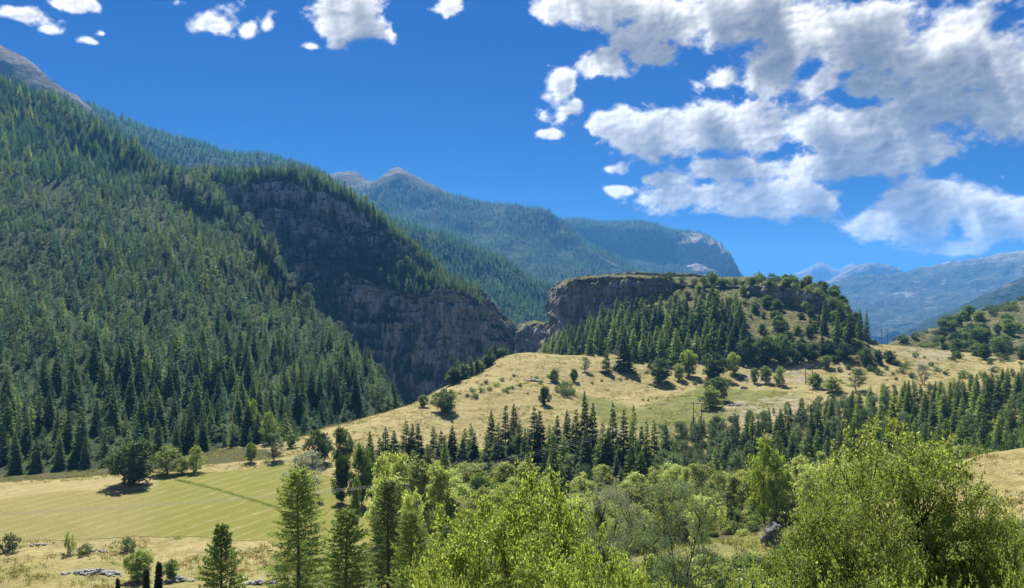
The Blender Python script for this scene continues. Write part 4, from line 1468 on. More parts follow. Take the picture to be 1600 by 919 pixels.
# ------------------------------------------------------------------ woods
def wood_label(u):
    if u < 130:
        return 'dark spruce above the pale hay strip', 'spruces above the hay strip'
    if u < 330:
        return 'dark spruce behind the lone field tree', 'spruces behind the lone field tree'
    if u < 470:
        return 'dark spruce beside the lime yellow saplings', 'spruces beside the lime green saplings'
    return 'spruce at the foot of the wooded spur', 'spruces at the foot of the spur'


def build_left_forest():
    r = np.random.default_rng(31)
    _, v, f = LEFT
    p, nz = sample_surface(v, f, 80000, 31)
    u, vv = to_px(p)
    keep = (u > -140) & (u < 700) & (p[:, 1] < 1000)
    p, u, vv = p[keep], u[keep], vv[keep]
    # clearings
    clear = (((u - 92) / 26) ** 2 + ((vv - 300) / 12) ** 2 < 1) | (((u - 105) / 22) ** 2 + ((vv - 362) / 6) ** 2 < 1)
    p, u, vv = p[~clear], u[~clear], vv[~clear]
    gz = ground_z(p[:, 0], p[:, 1])
    keep = gz < p[:, 2] + 0.5
    p, u, vv = p[keep], u[keep], vv[keep]
    dens = fbm(p, 60, 3)
    sp = 3.7 + np.clip(p[:, 1] - 260, 0, 600) * 0.002 - dens * 0.8
    k = thin(p, sp)
    p, u, vv = p[k], u[k], vv[k]
    n = len(p)
    patch = fbm(p + 300, 110, 3)
    h = 9.8 * np.exp(0.30 * r.standard_normal(n).clip(-1.9, 1.7)) + 2.6 * patch
    # the 170 that show largest are built as trees of their own
    show = np.where((u > -15) & (u < 640) & (vv > 560), h / p[:, 1], 0)
    order = np.argsort(-show)
    near = order[:120]
    isnear = np.zeros(n, bool)
    isnear[near] = True
    for i in near:
        x, y, z = p[i]
        lab, grp = wood_label(u[i])
        pl = SPRUCE[r.integers(4)]
        pl.stand("spruce_tree", (x, y, z - 0.3), h[i] * 1.05, r.uniform(0, 6.28), lab, "spruce", grp, None)
    rest = ~isnear
    pr, hr, pa = p[rest], h[rest], patch[rest]
    pine_zone = np.clip(0.42 - 0.5 * pa - (vv[rest] < 280) * 0.45 - (vv[rest] > 560) * 0.25, 0.03, 0.8)
    q = r.random(len(pr))
    var = np.where(q < pine_zone, 4 + r.integers(0, 2, len(pr)), np.where(q > 0.90 - 0.35 * np.clip(fbm(pr + 900, 70, 3), 0, 1), 3, r.integers(0, 3, len(pr))))
    size = np.where(var >= 4, hr * 0.95 / 16, hr / 20)
    scatter("forest", pr - [0, 0, 0.3], size, var, KIT_NEAR, 'dense conifer forest covering the steep left mountainside', 'forest', 3)


def build_massif_forest():
    r = np.random.default_rng(41)
    _, v, f = MASSIF
    near_ = v[f[:, 0], 1] < 770
    p, nz = sample_surface(v, f[near_], 60000, 41, False)
    u, vv = to_px(p)
    ledge = fbm(p + 50, 35, 3)
    keep = (nz > 0.40 - 0.16 * ledge) & (p[:, 1] < 860) & (u < 752)
    keep |= (nz > 0.25) & (vv > 380 + (u - 400) * 0.35) & (u < 620) & (r.random(len(p)) < 0.8)
    keep |= (ledge > -0.05) & (nz > 0.08) & (vv < 405) & (u < 600)
    brow = np.interp(u, [240, 480, 552, 640, 706], [428, 410, 430, 460, 454]) - 3
    band = (u > 375) & (u < 545) & (vv > np.interp(u, [375, 460, 545], [326, 330, 372])) & (vv < np.interp(u, [375, 460, 545], [372, 372, 396]))
    above = (vv < brow) & (u < 712) & (p[:, 1] < 860)
    keep |= above & (r.random(len(p)) < np.where(band, 0.45, 0.95)) & (ledge > -0.55)
    keep |= (vv > brow + 30 + 0.9 * np.clip(u - 400, 0, 400) * 0.35) & (u < 560) & (r.random(len(p)) < 0.5)
    keep &= ~((u > 735) & (vv < 480) & (r.random(len(p)) < 0.8))
    p, u, vv = p[keep], u[keep], vv[keep]
    p = p[thin(p, 2.9)]
    n = len(p)
    h = 10.5 + 2.8 * r.standard_normal(n).clip(-1.5, 1.8)
    q = r.random(n)
    var = np.where(q < 0.15, 4 + r.integers(0, 2, n), np.where(q > 0.92, 3, r.integers(0, 3, n)))
    scatter("forest", p - [0, 0, 0.4], np.where(var >= 4, h / 17, h / 20), var, KIT_NEAR, 'dark conifers clinging to the cliff massif and its ledges', 'forest', 4)


def build_far_forest(R_, n, spacing, hmean, keepf, label, seed):
    r = np.random.default_rng(seed)
    o, v, f = R_
    p, nz = sample_surface(v, f, n, seed)
    u, vv = to_px(p)
    keep = (u > -60) & (u < 1660) & keepf(p, u, vv, nz)
    p = p[keep]
    p = p[thin(p, spacing)]
    h = hmean * (1 + 0.22 * r.standard_normal(len(p)).clip(-1.8, 1.8))
    scatter("forest", p - [0, 0, 0.5], h / 20, r.integers(0, 3, len(p)), KIT_FAR, label, 'forest', seed)


build_left_forest()
build_massif_forest()
build_far_forest(FAR_B, 30000, 7.5, 17, lambda p, u, v, nz: (p[:, 1] < 2320) & (fbm(p, 200, 3) > -0.75), 'dark forest on the ridge behind the cliff massif', 51)
build_far_forest(FAR_C, 40000, 7.0, 16, lambda p, u, v, nz: (p[:, 1] < 1980) & (u > 430) & (fbm(p, 120, 3) > -0.7), 'green forest on the slope beyond the gorge bridge', 52)
build_far_forest(FAR_D, 60000, 10.0, 17, lambda p, u, v, nz: (p[:, 1] < 3650) & (p[:, 2] + 70 * fbm(p, 300, 4) < 505 - 30 * (u < 690)) & (fbm(p * [1, 1, .3], 130, 4, .6) < 0.42), 'forest below the bare tan summit', 53)
build_far_forest(FAR_E, 40000, 11.0, 17, lambda p, u, v, nz: (p[:, 1] < 4700) & (((u - 1094) / 36) ** 2 + ((v - 402) / 30) ** 2 + 0.8 * fbm(p, 120, 3) > 1), 'blue green forest on the blunt rock faced ridge', 54)

# ------------------------------------------------------------------ trees one by one
RT = random.Random(9)


def px_hit(u, v):
    """where the line of sight through a photograph pixel meets the land"""
    o = Vector((0, 0, CAMZ))
    d = Vector(((u - 800) / F, 1, (459.5 - v) / F)).normalized()
    best = None
    for b in _BV:
        h = b.ray_cast(o, d)
        if h[0] is not None and (best is None or h[3] < best[3]):
            best = h
    return best[0]


def tree_at(plants, name, label, cat, u, vtop, vbase=None, d=None, w=None, group=None, sink=0.25, hmax=40):
    """stand a tree whose foot is seen at (u, vbase), or at depth d where the foot is hidden; w = crown width in pixels"""
    if vbase is not None:
        q = px_hit(u, vbase)
        x, y, z = q.x, q.y, q.z
    else:
        x, y = (u - 800) / F * d, d
        z = height(x, y)
    h = min(CAMZ + (459.5 - vtop) / F * y - z + sink, hmax)
    if h < 0.6:
        return None
    pl = plants[RT.randrange(len(plants))] if isinstance(plants, list) else plants
    ww = None if w is None else w / F * y
    return pl.stand(name, (x, y, z - sink), h, RT.uniform(0, 6.28), label, cat, group, ww)


T = tree_at
# -- hay field and forest edge
T(OAK[0], "broadleaf_tree", 'lone round dark green tree standing on the hay field', 'tree', 207, 684, 758, w=76)
T(LIME, "broadleaf_tree", 'light green bushy sapling just right of the lone field tree', 'tree', 262, 696, 741, w=52)
T(LIME, "broadleaf_tree", 'narrow light green sapling at the back edge of the mown field', 'tree', 305, 694, 738, w=36)
T(LIME, "shrub", 'low pale green bush filling the gap beside the saplings', 'shrub', 285, 712, 740, w=34)
T(LIME, "broadleaf_tree", 'lime yellow sapling lit up against the dark forest', 'tree', 393, 622, 690, w=27)
T(LIME, "broadleaf_tree", 'wider lime yellow tree beside the lit sapling at the forest edge', 'tree', 421, 640, 694, w=32)
T(LEAF, "shrub", 'green bush at the top corner of the mown field', 'shrub', 392, 690, 722, w=24)
T(PINE, "pine_tree", 'olive pine at the top corner of the mown field', 'pine', 428, 676, 720, w=36)
T(LEAF, "broadleaf_tree", 'small round tree at the forest edge over the hay strip', 'tree', 455, 676, 700, w=24)
# -- meadow running up to the knoll
T(OAK[1], "broadleaf_tree", 'round dark tree alone on the sloping meadow brow', 'tree', 696, 606, 644, w=44)
T(LEAF, "broadleaf_tree", 'small slim tree beside the round tree on the brow', 'tree', 661, 616, 636, w=17)
T(OAK[2], "broadleaf_tree", 'small dark round tree with short shadow in mid meadow', 'tree', 850, 601, 632, w=23)
T(LEAF, "broadleaf_tree", 'scrubby little tree below the knoll woods left end', 'tree', 866, 575, 597, w=20)
T(OAK, "broadleaf_tree", 'tiny dark round tree between two meadow trees', 'tree', 897, 574, 596, w=14)
T(PINE, "pine_tree", 'small flat topped pine on the upper meadow', 'pine', 914, 557, 581, w=20)
T(LARCH, "larch_tree", 'slender young larch standing apart on upper meadow', 'larch', 947, 546, 583, w=19)
T(SPRUCE, "spruce_tree", 'large broad spruce casting shadow on the upper meadow', 'spruce', 974, 514, 579, w=34)
T(OAK[0], "broadleaf_tree", 'big dense round tree with long shadow below the knoll', 'tree', 1030, 558, 598, w=40)
T(LEAF, "broadleaf_tree", 'yellow green tree next to the big dense round tree', 'tree', 1061, 567, 594, w=19)
T(LEAF, "broadleaf_tree", 'tall leafy tree behind the yellow green one', 'tree', 1077, 545, 588, w=30)
T(OAK[1], "broadleaf_tree", 'broad double crowned tree at the foot of the knoll', 'tree', 1116, 549, 591, w=50)
T(LEAF, "broadleaf_tree", 'narrow tree beside the broad double crowned tree', 'tree', 1146, 549, 584, w=23)
T(LEAF[1], "broadleaf_tree", 'taller of two overlapping trees on the green bench', 'tree', 1121, 587, 628, w=38)
T(LEAF[0], "broadleaf_tree", 'lower front one of two overlapping trees on the green bench', 'tree', 1108, 603, 637, w=35)
for u, vt, vb, w, lb in ((1179, 574, 599, 14, 'left'), (1197, 571, 599, 21, 'middle'), (1218, 571, 603, 19, 'right')):
    T(LEAF, "broadleaf_tree", '%s one of three small pale trees in a row on the bank' % {'left': 'leftmost', 'middle': 'middle', 'right': 'rightmost'}[lb], 'tree', u, vt, vb, w=w, group='three small trees on the bank')
T(OAK[2], "broadleaf_tree", 'dark ball shaped tree right of the wooden power pole', 'tree', 1274, 580, 607, w=24)
T(LEAF, "broadleaf_tree", 'green tree just right of the ball shaped tree', 'tree', 1300, 587, 613, w=30)
T(PINE, "pine_tree", 'leggy dark pine on bare ground above the right woods', 'pine', 1338, 574, 611, w=28)
T(LEAF, "broadleaf_tree", 'small tree at the bend of the sandy track', 'tree', 1291, 554, 575, w=19)
T(SILVER, "willow_tree", 'silver grey willow above the right hand woods', 'willow', 1442, 566, 600, w=25)
for i, (u, vt, vb, w) in enumerate([(1170, 522, 566, 30), (1192, 524, 566, 44), (1218, 520, 566, 40), (1246, 530, 568, 38), (1268, 534, 566, 30)]):
    T(OAK, "broadleaf_tree", 'dark leafy tree in the dense row along the knoll foot, %s from its left end' % ('first', 'second', 'third', 'fourth', 'fifth')[i], 'tree', u, vt, vb, w=w, group='leafy trees along the knoll foot')
for u, vt, vb, w, lb in ((1295, 530, 556, 24, 'round tree below the right cliff of the knoll'), (1320, 534, 563, 26, 'bushy round tree nearest the tall conifers on the knoll'),
                         (1352, 542, 571, 24, 'round bush beside the wires below the twin pylon'), (1373, 545, 566, 20, 'dark bush left of the pair under the twin pylon'), (1389, 547, 566, 20, 'dark bush right of the pair under the twin pylon')):
    T(OAK, "broadleaf_tree", lb, 'tree', u, vt, vb, w=w)
for u, vt, vb, w, lb in ((1308, 494, 540, 20, 'shortest'), (1328, 486, 543, 22, 'second from left'), (1344, 482, 532, 16, 'tallest'), (1354, 484, 532, 14, 'rightmost')):
    T(SPRUCE[3], "spruce_tree", '%s of the tall dark conifers on the knoll right shoulder' % lb, 'spruce', u, vt, vb, w=w, group='tall conifers on the knoll shoulder')

# -- conifers on the knoll's front slope
def build_knoll_trees():
    r = np.random.default_rng(61)
    _, v, f = KNOLL
    p, nz = sample_surface(v, f, 9000, 61)
    u, vv = to_px(p)
    top_edge = np.interp(u, [840, 900, 960, 1040, 1100, 1160], [556, 528, 506, 490, 494, 500])
    low_edge = np.interp(u, [840, 870, 960, 1040, 1100, 1175], [578, 580, 580, 578, 572, 560])
    k = (u > 842) & (u < 1165) & (vv > top_edge) & (vv < low_edge) & (p[:, 1] < 560)
    p, u, vv = p[k], u[k], vv[k]
    k = thin(p, 5.2)[:150]
    for i in k:
        x, y, z = p[i]
        hh = r.uniform(13, 22)
        if u[i] < 920:
            hh *= 0.75
        kind = r.random()
        zone = 'left end' if u[i] < 930 else ('middle' if u[i] < 1050 else 'right half')
        if kind < 0.45:
            SPRUCE[r.integers(4)].stand("spruce_tree", (x, y, z - .3), hh, r.uniform(0, 6.3), 'dark spruce in the %s of the knoll wood' % zone, 'spruce', 'spruces in the %s of the knoll wood' % zone, hh * .44)
        else:
            LARCH[r.integers(3)].stand("larch_tree", (x, y, z - .3), hh, r.uniform(0, 6.3), 'green larch in the %s of the knoll wood' % zone, 'larch', 'larches in the %s of the knoll wood' % zone, hh * .44)
    # broken wood and bushes higher up and to the right
    p, nz = sample_surface(v, f, 9000, 62)
    u, vv = to_px(p)
    cliffy = (u < 1045) & (vv < 500)
    k = (u > 1040) & (u < 1345) & (vv > 444) & (vv < 556) & (nz > 0.3) & ~cliffy & (p[:, 1] < 580) & (fbm(p, 18, 2) > -0.15 - 0.4 * (u > 1190))
    p, u, vv = p[k], u[k], vv[k]
    k = thin(p, 4.6)[:165]
    for i in k:
        x, y, z = p[i]
        q = r.random()
        zone = ('centre' if u[i] < 1130 else 'right side') + (' upper slope' if vv[i] < 490 else ' lower slope')
        if q < 0.20 and vv[i] > 488:
            SPRUCE[r.integers(4)].stand("spruce_tree", (x, y, z - .3), r.uniform(7, 15), r.uniform(0, 6.3), 'spruce among bushes on the knoll %s' % zone, 'spruce', 'spruces on the knoll %s' % zone)
        elif q < 0.60:
            hh = r.uniform(4, 8.5)
            (OAK + LEAF)[r.integers(6)].stand("broadleaf_tree", (x, y, z - .3), hh, r.uniform(0, 6.3), 'small leafy tree on the knoll %s' % zone, 'tree', 'leafy trees on the knoll %s' % zone, hh * r.uniform(.8, 1.15))
        else:
            hh = r.uniform(1.6, 3.6)
            SHRUB[r.integers(3)].stand("shrub", (x, y, z - .2), hh, r.uniform(0, 6.3), 'green bush on the knoll %s' % zone, 'shrub', 'bushes on the knoll %s' % zone, hh * r.uniform(1.1, 1.7))
    # shrubs along the plateau edge
    for u_, vv_, hh in [(1046, 437, 9), (1066, 441, 8), (1110, 441, 14), (1116, 441, 10), (1150, 444, 8), (1185, 441, 14), (1190, 440, 9), (1208, 440, 11), (1215, 441, 8), (1168, 443, 7), (1230, 446, 8),
                        (1245, 450, 7), (1262, 456, 8), (1280, 462, 9), (1292, 470, 9), (1300, 478, 12), (1308, 482, 14), (1314, 488, 14), (1020, 435, 5), (1032, 436, 6), (1040, 437, 7), (985, 435, 3.5), (905, 440, 3), (930, 437, 3), (955, 437, 4), (1000, 436, 4), (890, 442, 4), (1085, 443, 7), (1128, 443, 7), (1140, 444, 8), (1098, 442, 8)]:
        q = px_hit(u_, vv_)
        if q.y > 640:
            continue
        h_ = hh * q.y / F * 1.15
        SHRUB[r.integers(3)].stand("shrub", (q.x, q.y, q.z - .2), h_ * 1.2, r.uniform(0, 6.3), 'dark bush on the rim of the knoll plateau', 'shrub', 'bushes on the plateau rim', h_ * 1.5)


build_knoll_trees()

# -- scrub over the meadow, its brow and the right hillside
def scrub(plants, spots, label, group, hs=(1.2, 2.6), wr=(1.1, 1.8)):
    for u, v in spots:
        q = px_hit(u, v)
        h = RT.uniform(*hs)
        plants[RT.randrange(len(plants))].stand("shrub", (q.x, q.y, q.z - .15), h, RT.uniform(0, 6.3), label, 'shrub', group, h * RT.uniform(*wr))


scrub(SHRUB, [(876, 612), (884, 620), (892, 616), (889, 605), (880, 603)], 'bush in the dark clump beside the small meadow tree', 'bush clump in mid meadow', (2, 4))
scrub(SHRUB, [(812, 604), (822, 600), (830, 596), (838, 592), (845, 600), (800, 608), (790, 612), (857, 590)], 'low bush among stones on the meadow rise', 'bushes among meadow stones', (1.0, 2.4))
scrub(SHRUB, [(738, 612), (752, 612), (765, 610), (776, 604), (730, 620), (742, 622), (718, 616), (760, 600), (785, 596)], 'low bush along the upper edge of the brow', 'bushes along the meadow brow', (1.2, 2.6))
scrub(SHRUB, [(1000, 590), (1085, 600), (1150, 588), (1160, 592), (1166, 596), (1012, 606), (940, 596), (925, 600)], 'tiny bush in the dry grass below the knoll', 'bushes below the knoll', (0.8, 1.8))
_rs = random.Random(23)
scrub(SHRUB, [(_rs.uniform(1130, 1290), _rs.uniform(588, 632)) for _ in range(8)], 'low scrub bush on the banks below the knoll row', 'scrub on the banks', (0.8, 2.2))
scrub(SHRUB, [(_rs.uniform(900, 1120), _rs.uniform(590, 640)) for _ in range(9)], 'low scrub bush on the bench before the knoll', 'scrub on the bench', (0.6, 1.8))
scrub(SHRUB, [(_rs.uniform(700, 860), _rs.uniform(575, 650)) for _ in range(10)], 'low scrub bush on the sloping meadow', 'scrub on the sloping meadow', (0.6, 1.9))
scrub(SHRUB, [(_rs.uniform(1390, 1600), _rs.uniform(556, 592)) for _ in range(16)], 'bush between the valley wood and right hillside', 'bushes under the right hillside', (1.6, 4.0))
scrub(SHRUB, [(1235, 572), (1300, 566), (1312, 580), (1325, 576), (1360, 580), (1372, 586), (1385, 578), (1398, 570), (1408, 582), (1415, 575), (1425, 590), (1465, 580), (1478, 585), (1455, 572), (1400, 594), (1345, 585)],
      'round bush on the sandy saddle right of the knoll', 'bushes on the sandy saddle', (1.8, 4.2))

def build_brow_trees():
    # wood on the lip of the gorge left of the meadow
    r = np.random.default_rng(63)
    for i in range(34):
        u = r.uniform(706, 808)
        vb = np.interp(u, [700, 740, 770, 800], [620, 598, 584, 562]) + r.uniform(-3, 6)
        vt = vb - r.uniform(22, 38) * (1.0 if u < 780 else .75)
        d = np.interp(u, [700, 800], [352, 455]) + r.uniform(0, 16)
        x = (u - 800) / F * d
        z = height(x, d)
        h = (vb - vt) / F * d
        if r.random() < 0.6:
            SPRUCE[r.integers(4)].stand("spruce_tree", (x, d, z - .3), h, r.uniform(0, 6.3), 'spruce on the lip of the gorge', 'spruce', 'spruces on the gorge lip', h * .45)
        else:
            LEAF[r.integers(3)].stand("broadleaf_tree", (x, d, z - .3), h * .75, r.uniform(0, 6.3), 'leafy tree on the lip of the gorge', 'tree', 'leafy trees on the gorge lip', h * .7)


build_brow_trees()


def build_hillside_scrub():
    r = np.random.default_rng(64)
    _, v, f = HILL
    p, nz = sample_surface(v, f, 9000, 64)
    u, vv = to_px(p)
    k = (u > 1385) & (u < 1625) & (p[:, 1] < 700) & (vv < 575) & (fbm(p, 40, 3) > -0.3)
    p, u, vv = p[k], u[k], vv[k]
    k = thin(p, np.where(u > 1500, 4.8, 5.2))[:200]
    for i in k:
        x, y, z = p[i]
        dense = u[i] > 1470 and vv[i] > 490
        if dense and r.random() < 0.65:
            h = r.uniform(6, 10.5)
            (OAK + LEAF)[r.integers(6)].stand("broadleaf_tree", (x, y, z - .3), h, r.uniform(0, 6.3), 'leafy tree in the right hillside thicket', 'tree', 'leafy trees in the hillside thicket', h * r.uniform(.8, 1.1))
        else:
            h = r.uniform(2.4, 5.2)
            lab = ('upper' if vv[i] < 515 else 'lower')
            SHRUB[r.integers(3)].stand("shrub", (x, y, z - .2), h, r.uniform(0, 6.3), 'dark bush on the %s right hillside' % lab, 'shrub', 'bushes on the %s right hillside' % lab, h * r.uniform(1.3, 2.1))


build_hillside_scrub()

# -- the belt along the river: spruces in the middle
for i, (u, vt, d) in enumerate([(578, 672, 214), (592, 676, 222), (602, 667, 226), (616, 671, 222), (636, 649, 232), (645, 662, 226), (656, 660, 236), (677, 658, 232), (690, 672, 226), (707, 664, 240), (726, 662, 242), (741, 676, 232),
                                (768, 640, 246), (779, 652, 240), (790, 634, 250), (803, 630, 252), (812, 648, 242), (835, 634, 250), (846, 640, 246), (858, 655, 240), (872, 648, 250), (886, 640, 256), (900, 632, 254), (913, 610, 256), (926, 628, 252),
                                (940, 652, 244), (958, 628, 258), (975, 640, 250), (1022, 648, 254), (1040, 660, 250), (820, 668, 228), (760, 672, 226), (950, 668, 236), (1000, 664, 238), (880, 672, 232), (915, 664, 238), (720, 684, 222), (668, 690, 214)]):
    if i % 3 == 1:
        T(LARCH, "larch_tree", 'green river larch %s' % ('below the round meadow tree' if u < 750 else 'below the mid meadow'), 'larch', u, vt + 6, d=d + RT.uniform(-4, 4), group='river larches', w=RT.uniform(26, 38))
        continue
    T(SPRUCE, "spruce_tree", 'pointed river spruce %s' % ('below the round meadow tree' if u < 750 else 'below the mid meadow'), 'spruce', u, vt, d=d + RT.uniform(-4, 4),
      group='river spruces %s' % ('left' if u < 750 else 'middle'), w=RT.uniform(27, 38))
for u, vt, d in [(990, 630, 246), (694, 678, 205), (1010, 655, 232), (735, 660, 236), (865, 664, 222), (985, 668, 225)]:
    T(LARCH, "larch_tree", 'bright feathery larch among the dark river spruces', 'larch', u, vt, d=d, group='larches among the river spruces', w=26)


def build_mixed_belt():
    # saplings and pale trees filling in between and before the river spruces
    r = np.random.default_rng(66)
    pts = []
    for _ in range(1500):
        u = r.uniform(575, 1065)
        d = r.uniform(192, 262)
        x = (u - 800) / F * d
        if all((x - a) ** 2 + (d - b) ** 2 > 4.6 ** 2 for a, b, _ in pts):
            pts.append((x, d, u))
    for x, d, u in pts[:95]:
        z = height(x, d)
        vt_min = np.interp(u, [575, 700, 800, 900, 1065], [684, 672, 655, 650, 660]) + r.uniform(0, 22)
        h = min(CAMZ + (459.5 - vt_min) / F * d - z, r.uniform(5, 13))
        if h < 2:
            continue
        q = r.random()
        where = 'left of the knoll meadow' if u < 800 else 'before the knoll meadow'
        if q < 0.18:
            SPRUCE[r.integers(4)].stand("spruce_tree", (x, d, z - .3), h, r.uniform(0, 6.3), 'smaller spruce filling the river wood %s' % where, 'spruce', 'smaller river spruces', h * r.uniform(.4, .52))
        elif q < 0.40:
            LARCH[r.integers(3)].stand("larch_tree", (x, d, z - .3), h, r.uniform(0, 6.3), 'young larch in the river wood %s' % where, 'larch', 'young river larches', h * r.uniform(.4, .52))
        elif q < 0.8:
            WILLOW[r.integers(3)].stand("willow_tree", (x, d, z - .3), h * .75, r.uniform(0, 6.3), 'pale willow in the river wood %s' % where, 'willow', 'willows in the river wood', h * .6)
        else:
            PINE[r.integers(3)].stand("pine_tree", (x, d, z - .3), h, r.uniform(0, 6.3), 'olive pine in the river wood %s' % where, 'pine', 'pines in the river wood', h * .5)


build_mixed_belt()


def build_right_belt():
    r = np.random.default_rng(71)
    pts = []
    for _ in range(4000):
        u = r.uniform(1035, 1625)
        d0 = np.interp(u, [1035, 1120, 1200, 1350, 1430, 1500, 1620], [275, 305, 325, 345, 375, 392, 400])
        d = r.uniform(np.interp(u, [1035, 1300, 1620], [222, 208, 222]), d0)
        x = (u - 800) / F * d
        if all((x - a) ** 2 + (d - b) ** 2 > 5.6 ** 2 for a, b, _ in pts):
            pts.append((x, d, u))
    pts = pts[:380]
    for x, d, u in pts:
        z = height(x, d)
        vt_min = np.interp(u, [1035, 1100, 1180, 1260, 1330, 1400, 1470, 1540, 1620], [652, 644, 636, 618, 608, 590, 592, 576, 566]) + r.uniform(0, 10)
        hmax = CAMZ + (459.5 - vt_min) / F * d - z
        q = r.random()
        side = 'left' if u < 1220 else ('middle' if u < 1430 else 'right')
        if u < 1330 and q < 0.55 or q < 0.22:
            h = min(r.uniform(8.5, 14), hmax)
            if h > 3:
                PINE[r.integers(3)].stand("pine_tree", (x, d, z - .3), h, r.uniform(0, 6.3), 'olive pine in the %s valley wood' % side, 'pine', 'pines in the %s valley wood' % side, min(h * r.uniform(.40, .58), 7))
        elif q < 0.80:
            h = min(r.uniform(10, 17), hmax)
            if h > 3:
                LARCH[r.integers(3)].stand("larch_tree", (x, d, z - .3), h, r.uniform(0, 6.3), 'fresh green larch in the %s valley wood' % side, 'larch', 'larches in the %s valley wood' % side, h * r.uniform(.36, .46))
        else:
            h = min(r.uniform(10, 16), hmax)
            if h > 3:
                SPRUCE[r.integers(4)].stand("spruce_tree", (x, d, z - .3), h, r.uniform(0, 6.3), 'dark spruce in the %s valley wood' % side, 'spruce', 'spruces in the %s valley wood' % side, h * .40)


build_right_belt()

# -- pale broadleaf belt in front of it
def build_willow_belt():
    r = np.random.default_rng(81)
    pts = []
    for _ in range(3000):
        u = r.uniform(690, 1560)
        d = r.uniform(np.interp(u, [690, 900, 1100, 1250, 1330, 1400, 1560], [118, 118, 135, 150, 128, 135, 190]), np.interp(u, [690, 900, 1100, 1560], [205, 214, 205, 214]))
        x = (u - 800) / F * d
        if 1120 < u < 1225 and d < 172:
            continue
        if all((x - a) ** 2 + (d - b) ** 2 > 5.2 ** 2 for a, b, _ in pts):
            pts.append((x, d, u))
    for x, d, u in pts[:150]:
        z = height(x, d)
        vt_min = np.interp(u, [690, 760, 850, 950, 1040, 1130, 1240, 1330, 1400, 1480, 1560], [705, 700, 712, 712, 700, 690, 706, 700, 700, 690, 682])
        hmax = CAMZ + (459.5 - vt_min - r.uniform(0, 14)) / F * d - z
        h = min(r.uniform(7.5, 12.5), hmax)
        if h < 2:
            continue
        side = 'left' if u < 900 else ('middle' if u < 1150 else 'right')
        q = r.random()
        if q < 0.62:
            WILLOW[r.integers(3)].stand("willow_tree", (x, d, z - .3), h, r.uniform(0, 6.3), 'pale green willow in the %s river belt' % side, 'willow', 'willows in the %s river belt' % side, h * r.uniform(.5, .72))
        elif q < 0.86:
            POPLAR[r.integers(2)].stand("poplar_tree", (x, d, z - .3), h * 1.08, r.uniform(0, 6.3), 'slim pale poplar in the %s river belt' % side, 'poplar', 'poplars in the %s river belt' % side, h * .38)
        else:
            LEAF[r.integers(3)].stand("broadleaf_tree", (x, d, z - .3), h * .9, r.uniform(0, 6.3), 'green leafy tree in the %s river belt' % side, 'tree', 'leafy trees in the %s river belt' % side, h * .7)


build_willow_belt()
T(LIME[0], "poplar_tree", 'tall bright green poplar rising over the pale river belt', 'poplar', 1193, 671, d=158, w=52)
T(LIME[1], "poplar_tree", 'second bright poplar leaning on the tallest in the river belt', 'poplar', 1216, 700, d=155, w=36)
for u, vt, d, w in [(1525, 668, 232, 26), (1545, 676, 228, 24), (1580, 672, 232, 34), (1600, 664, 240, 30), (1508, 684, 224, 24), (1568, 684, 222, 22)]:
    T(SHRUB[1:], "shrub", 'pale willow bush by the stony river bed', 'shrub', u, vt, d=d, w=w, group='willow bushes by the river bed')

# -- left of centre: trees round the end of the mown field
for u, vt, d, w, pl, lb, cat in [(497, 670, 235, 48, OAK, 'dark round tree left of the pair behind the mown field', 'tree'), (535, 664, 228, 34, OAK, 'dark tree right of the pair behind the mown field', 'tree'),
                                 (476, 700, 198, 66, SILVER, 'silver leaved tree rising behind the tall larch', 'willow'), (534, 700, 195, 40, OAK, 'dark green tree on the bank under the pair', 'tree'),
                                 (566, 690, 196, 36, OAK, 'dark leafy tree beside the first river spruce', 'tree'), (600, 705, 180, 44, WILLOW, 'pale willow crown left of the birches', 'willow'),
                                 (625, 700, 172, 46, WILLOW, 'pale rounded willow crown above the birches', 'willow'), (655, 712, 160, 50, POPLAR, 'tall thin stemmed birch in the middle of its group', 'birch'),
                                 (682, 716, 152, 44, POPLAR, 'thin stemmed birch at the right of its group', 'birch'), (618, 738, 150, 46, POPLAR, 'thin stemmed birch at the left of its group', 'birch'),
                                 (556, 742, 172, 18, LEAF, 'spindly young tree on the green corner of the field', 'tree'), (640, 760, 135, 40, WILLOW, 'short willow under the birches', 'willow'),
                                 (590, 745, 160, 40, WILLOW, 'short willow at the tip of the field', 'willow')]:
    T(pl, {'tree': "broadleaf_tree", 'willow': "willow_tree", 'birch': "birch_tree"}[cat], lb, cat, u, vt, d=d, w=w)

# -- dry ground at the lower left
T(SHRUB[0], "shrub", 'dark round bush at the left edge of the dry ground', 'shrub', 15, 832, 862, w=32)
T(SHRUB[1], "shrub", 'small leaning thorn tree by the stones on dry ground', 'shrub', 108, 826, 866, w=20)
T(SHRUB[2], "shrub", 'low spreading thorn bush beside the leaning thorn tree', 'shrub', 132, 848, 866, w=30)
T(SHRUB[0], "shrub", 'round bush alone at the lower edge of the mown field', 'shrub', 201, 837, 861, w=27)
T(LEAF[1], "broadleaf_tree", 'small tree behind the dark junipers', 'tree', 217, 857, 908, w=42)
T(LEAF[2], "shrub", 'pale bush right of the dark junipers', 'shrub', 268, 872, 908, w=32)

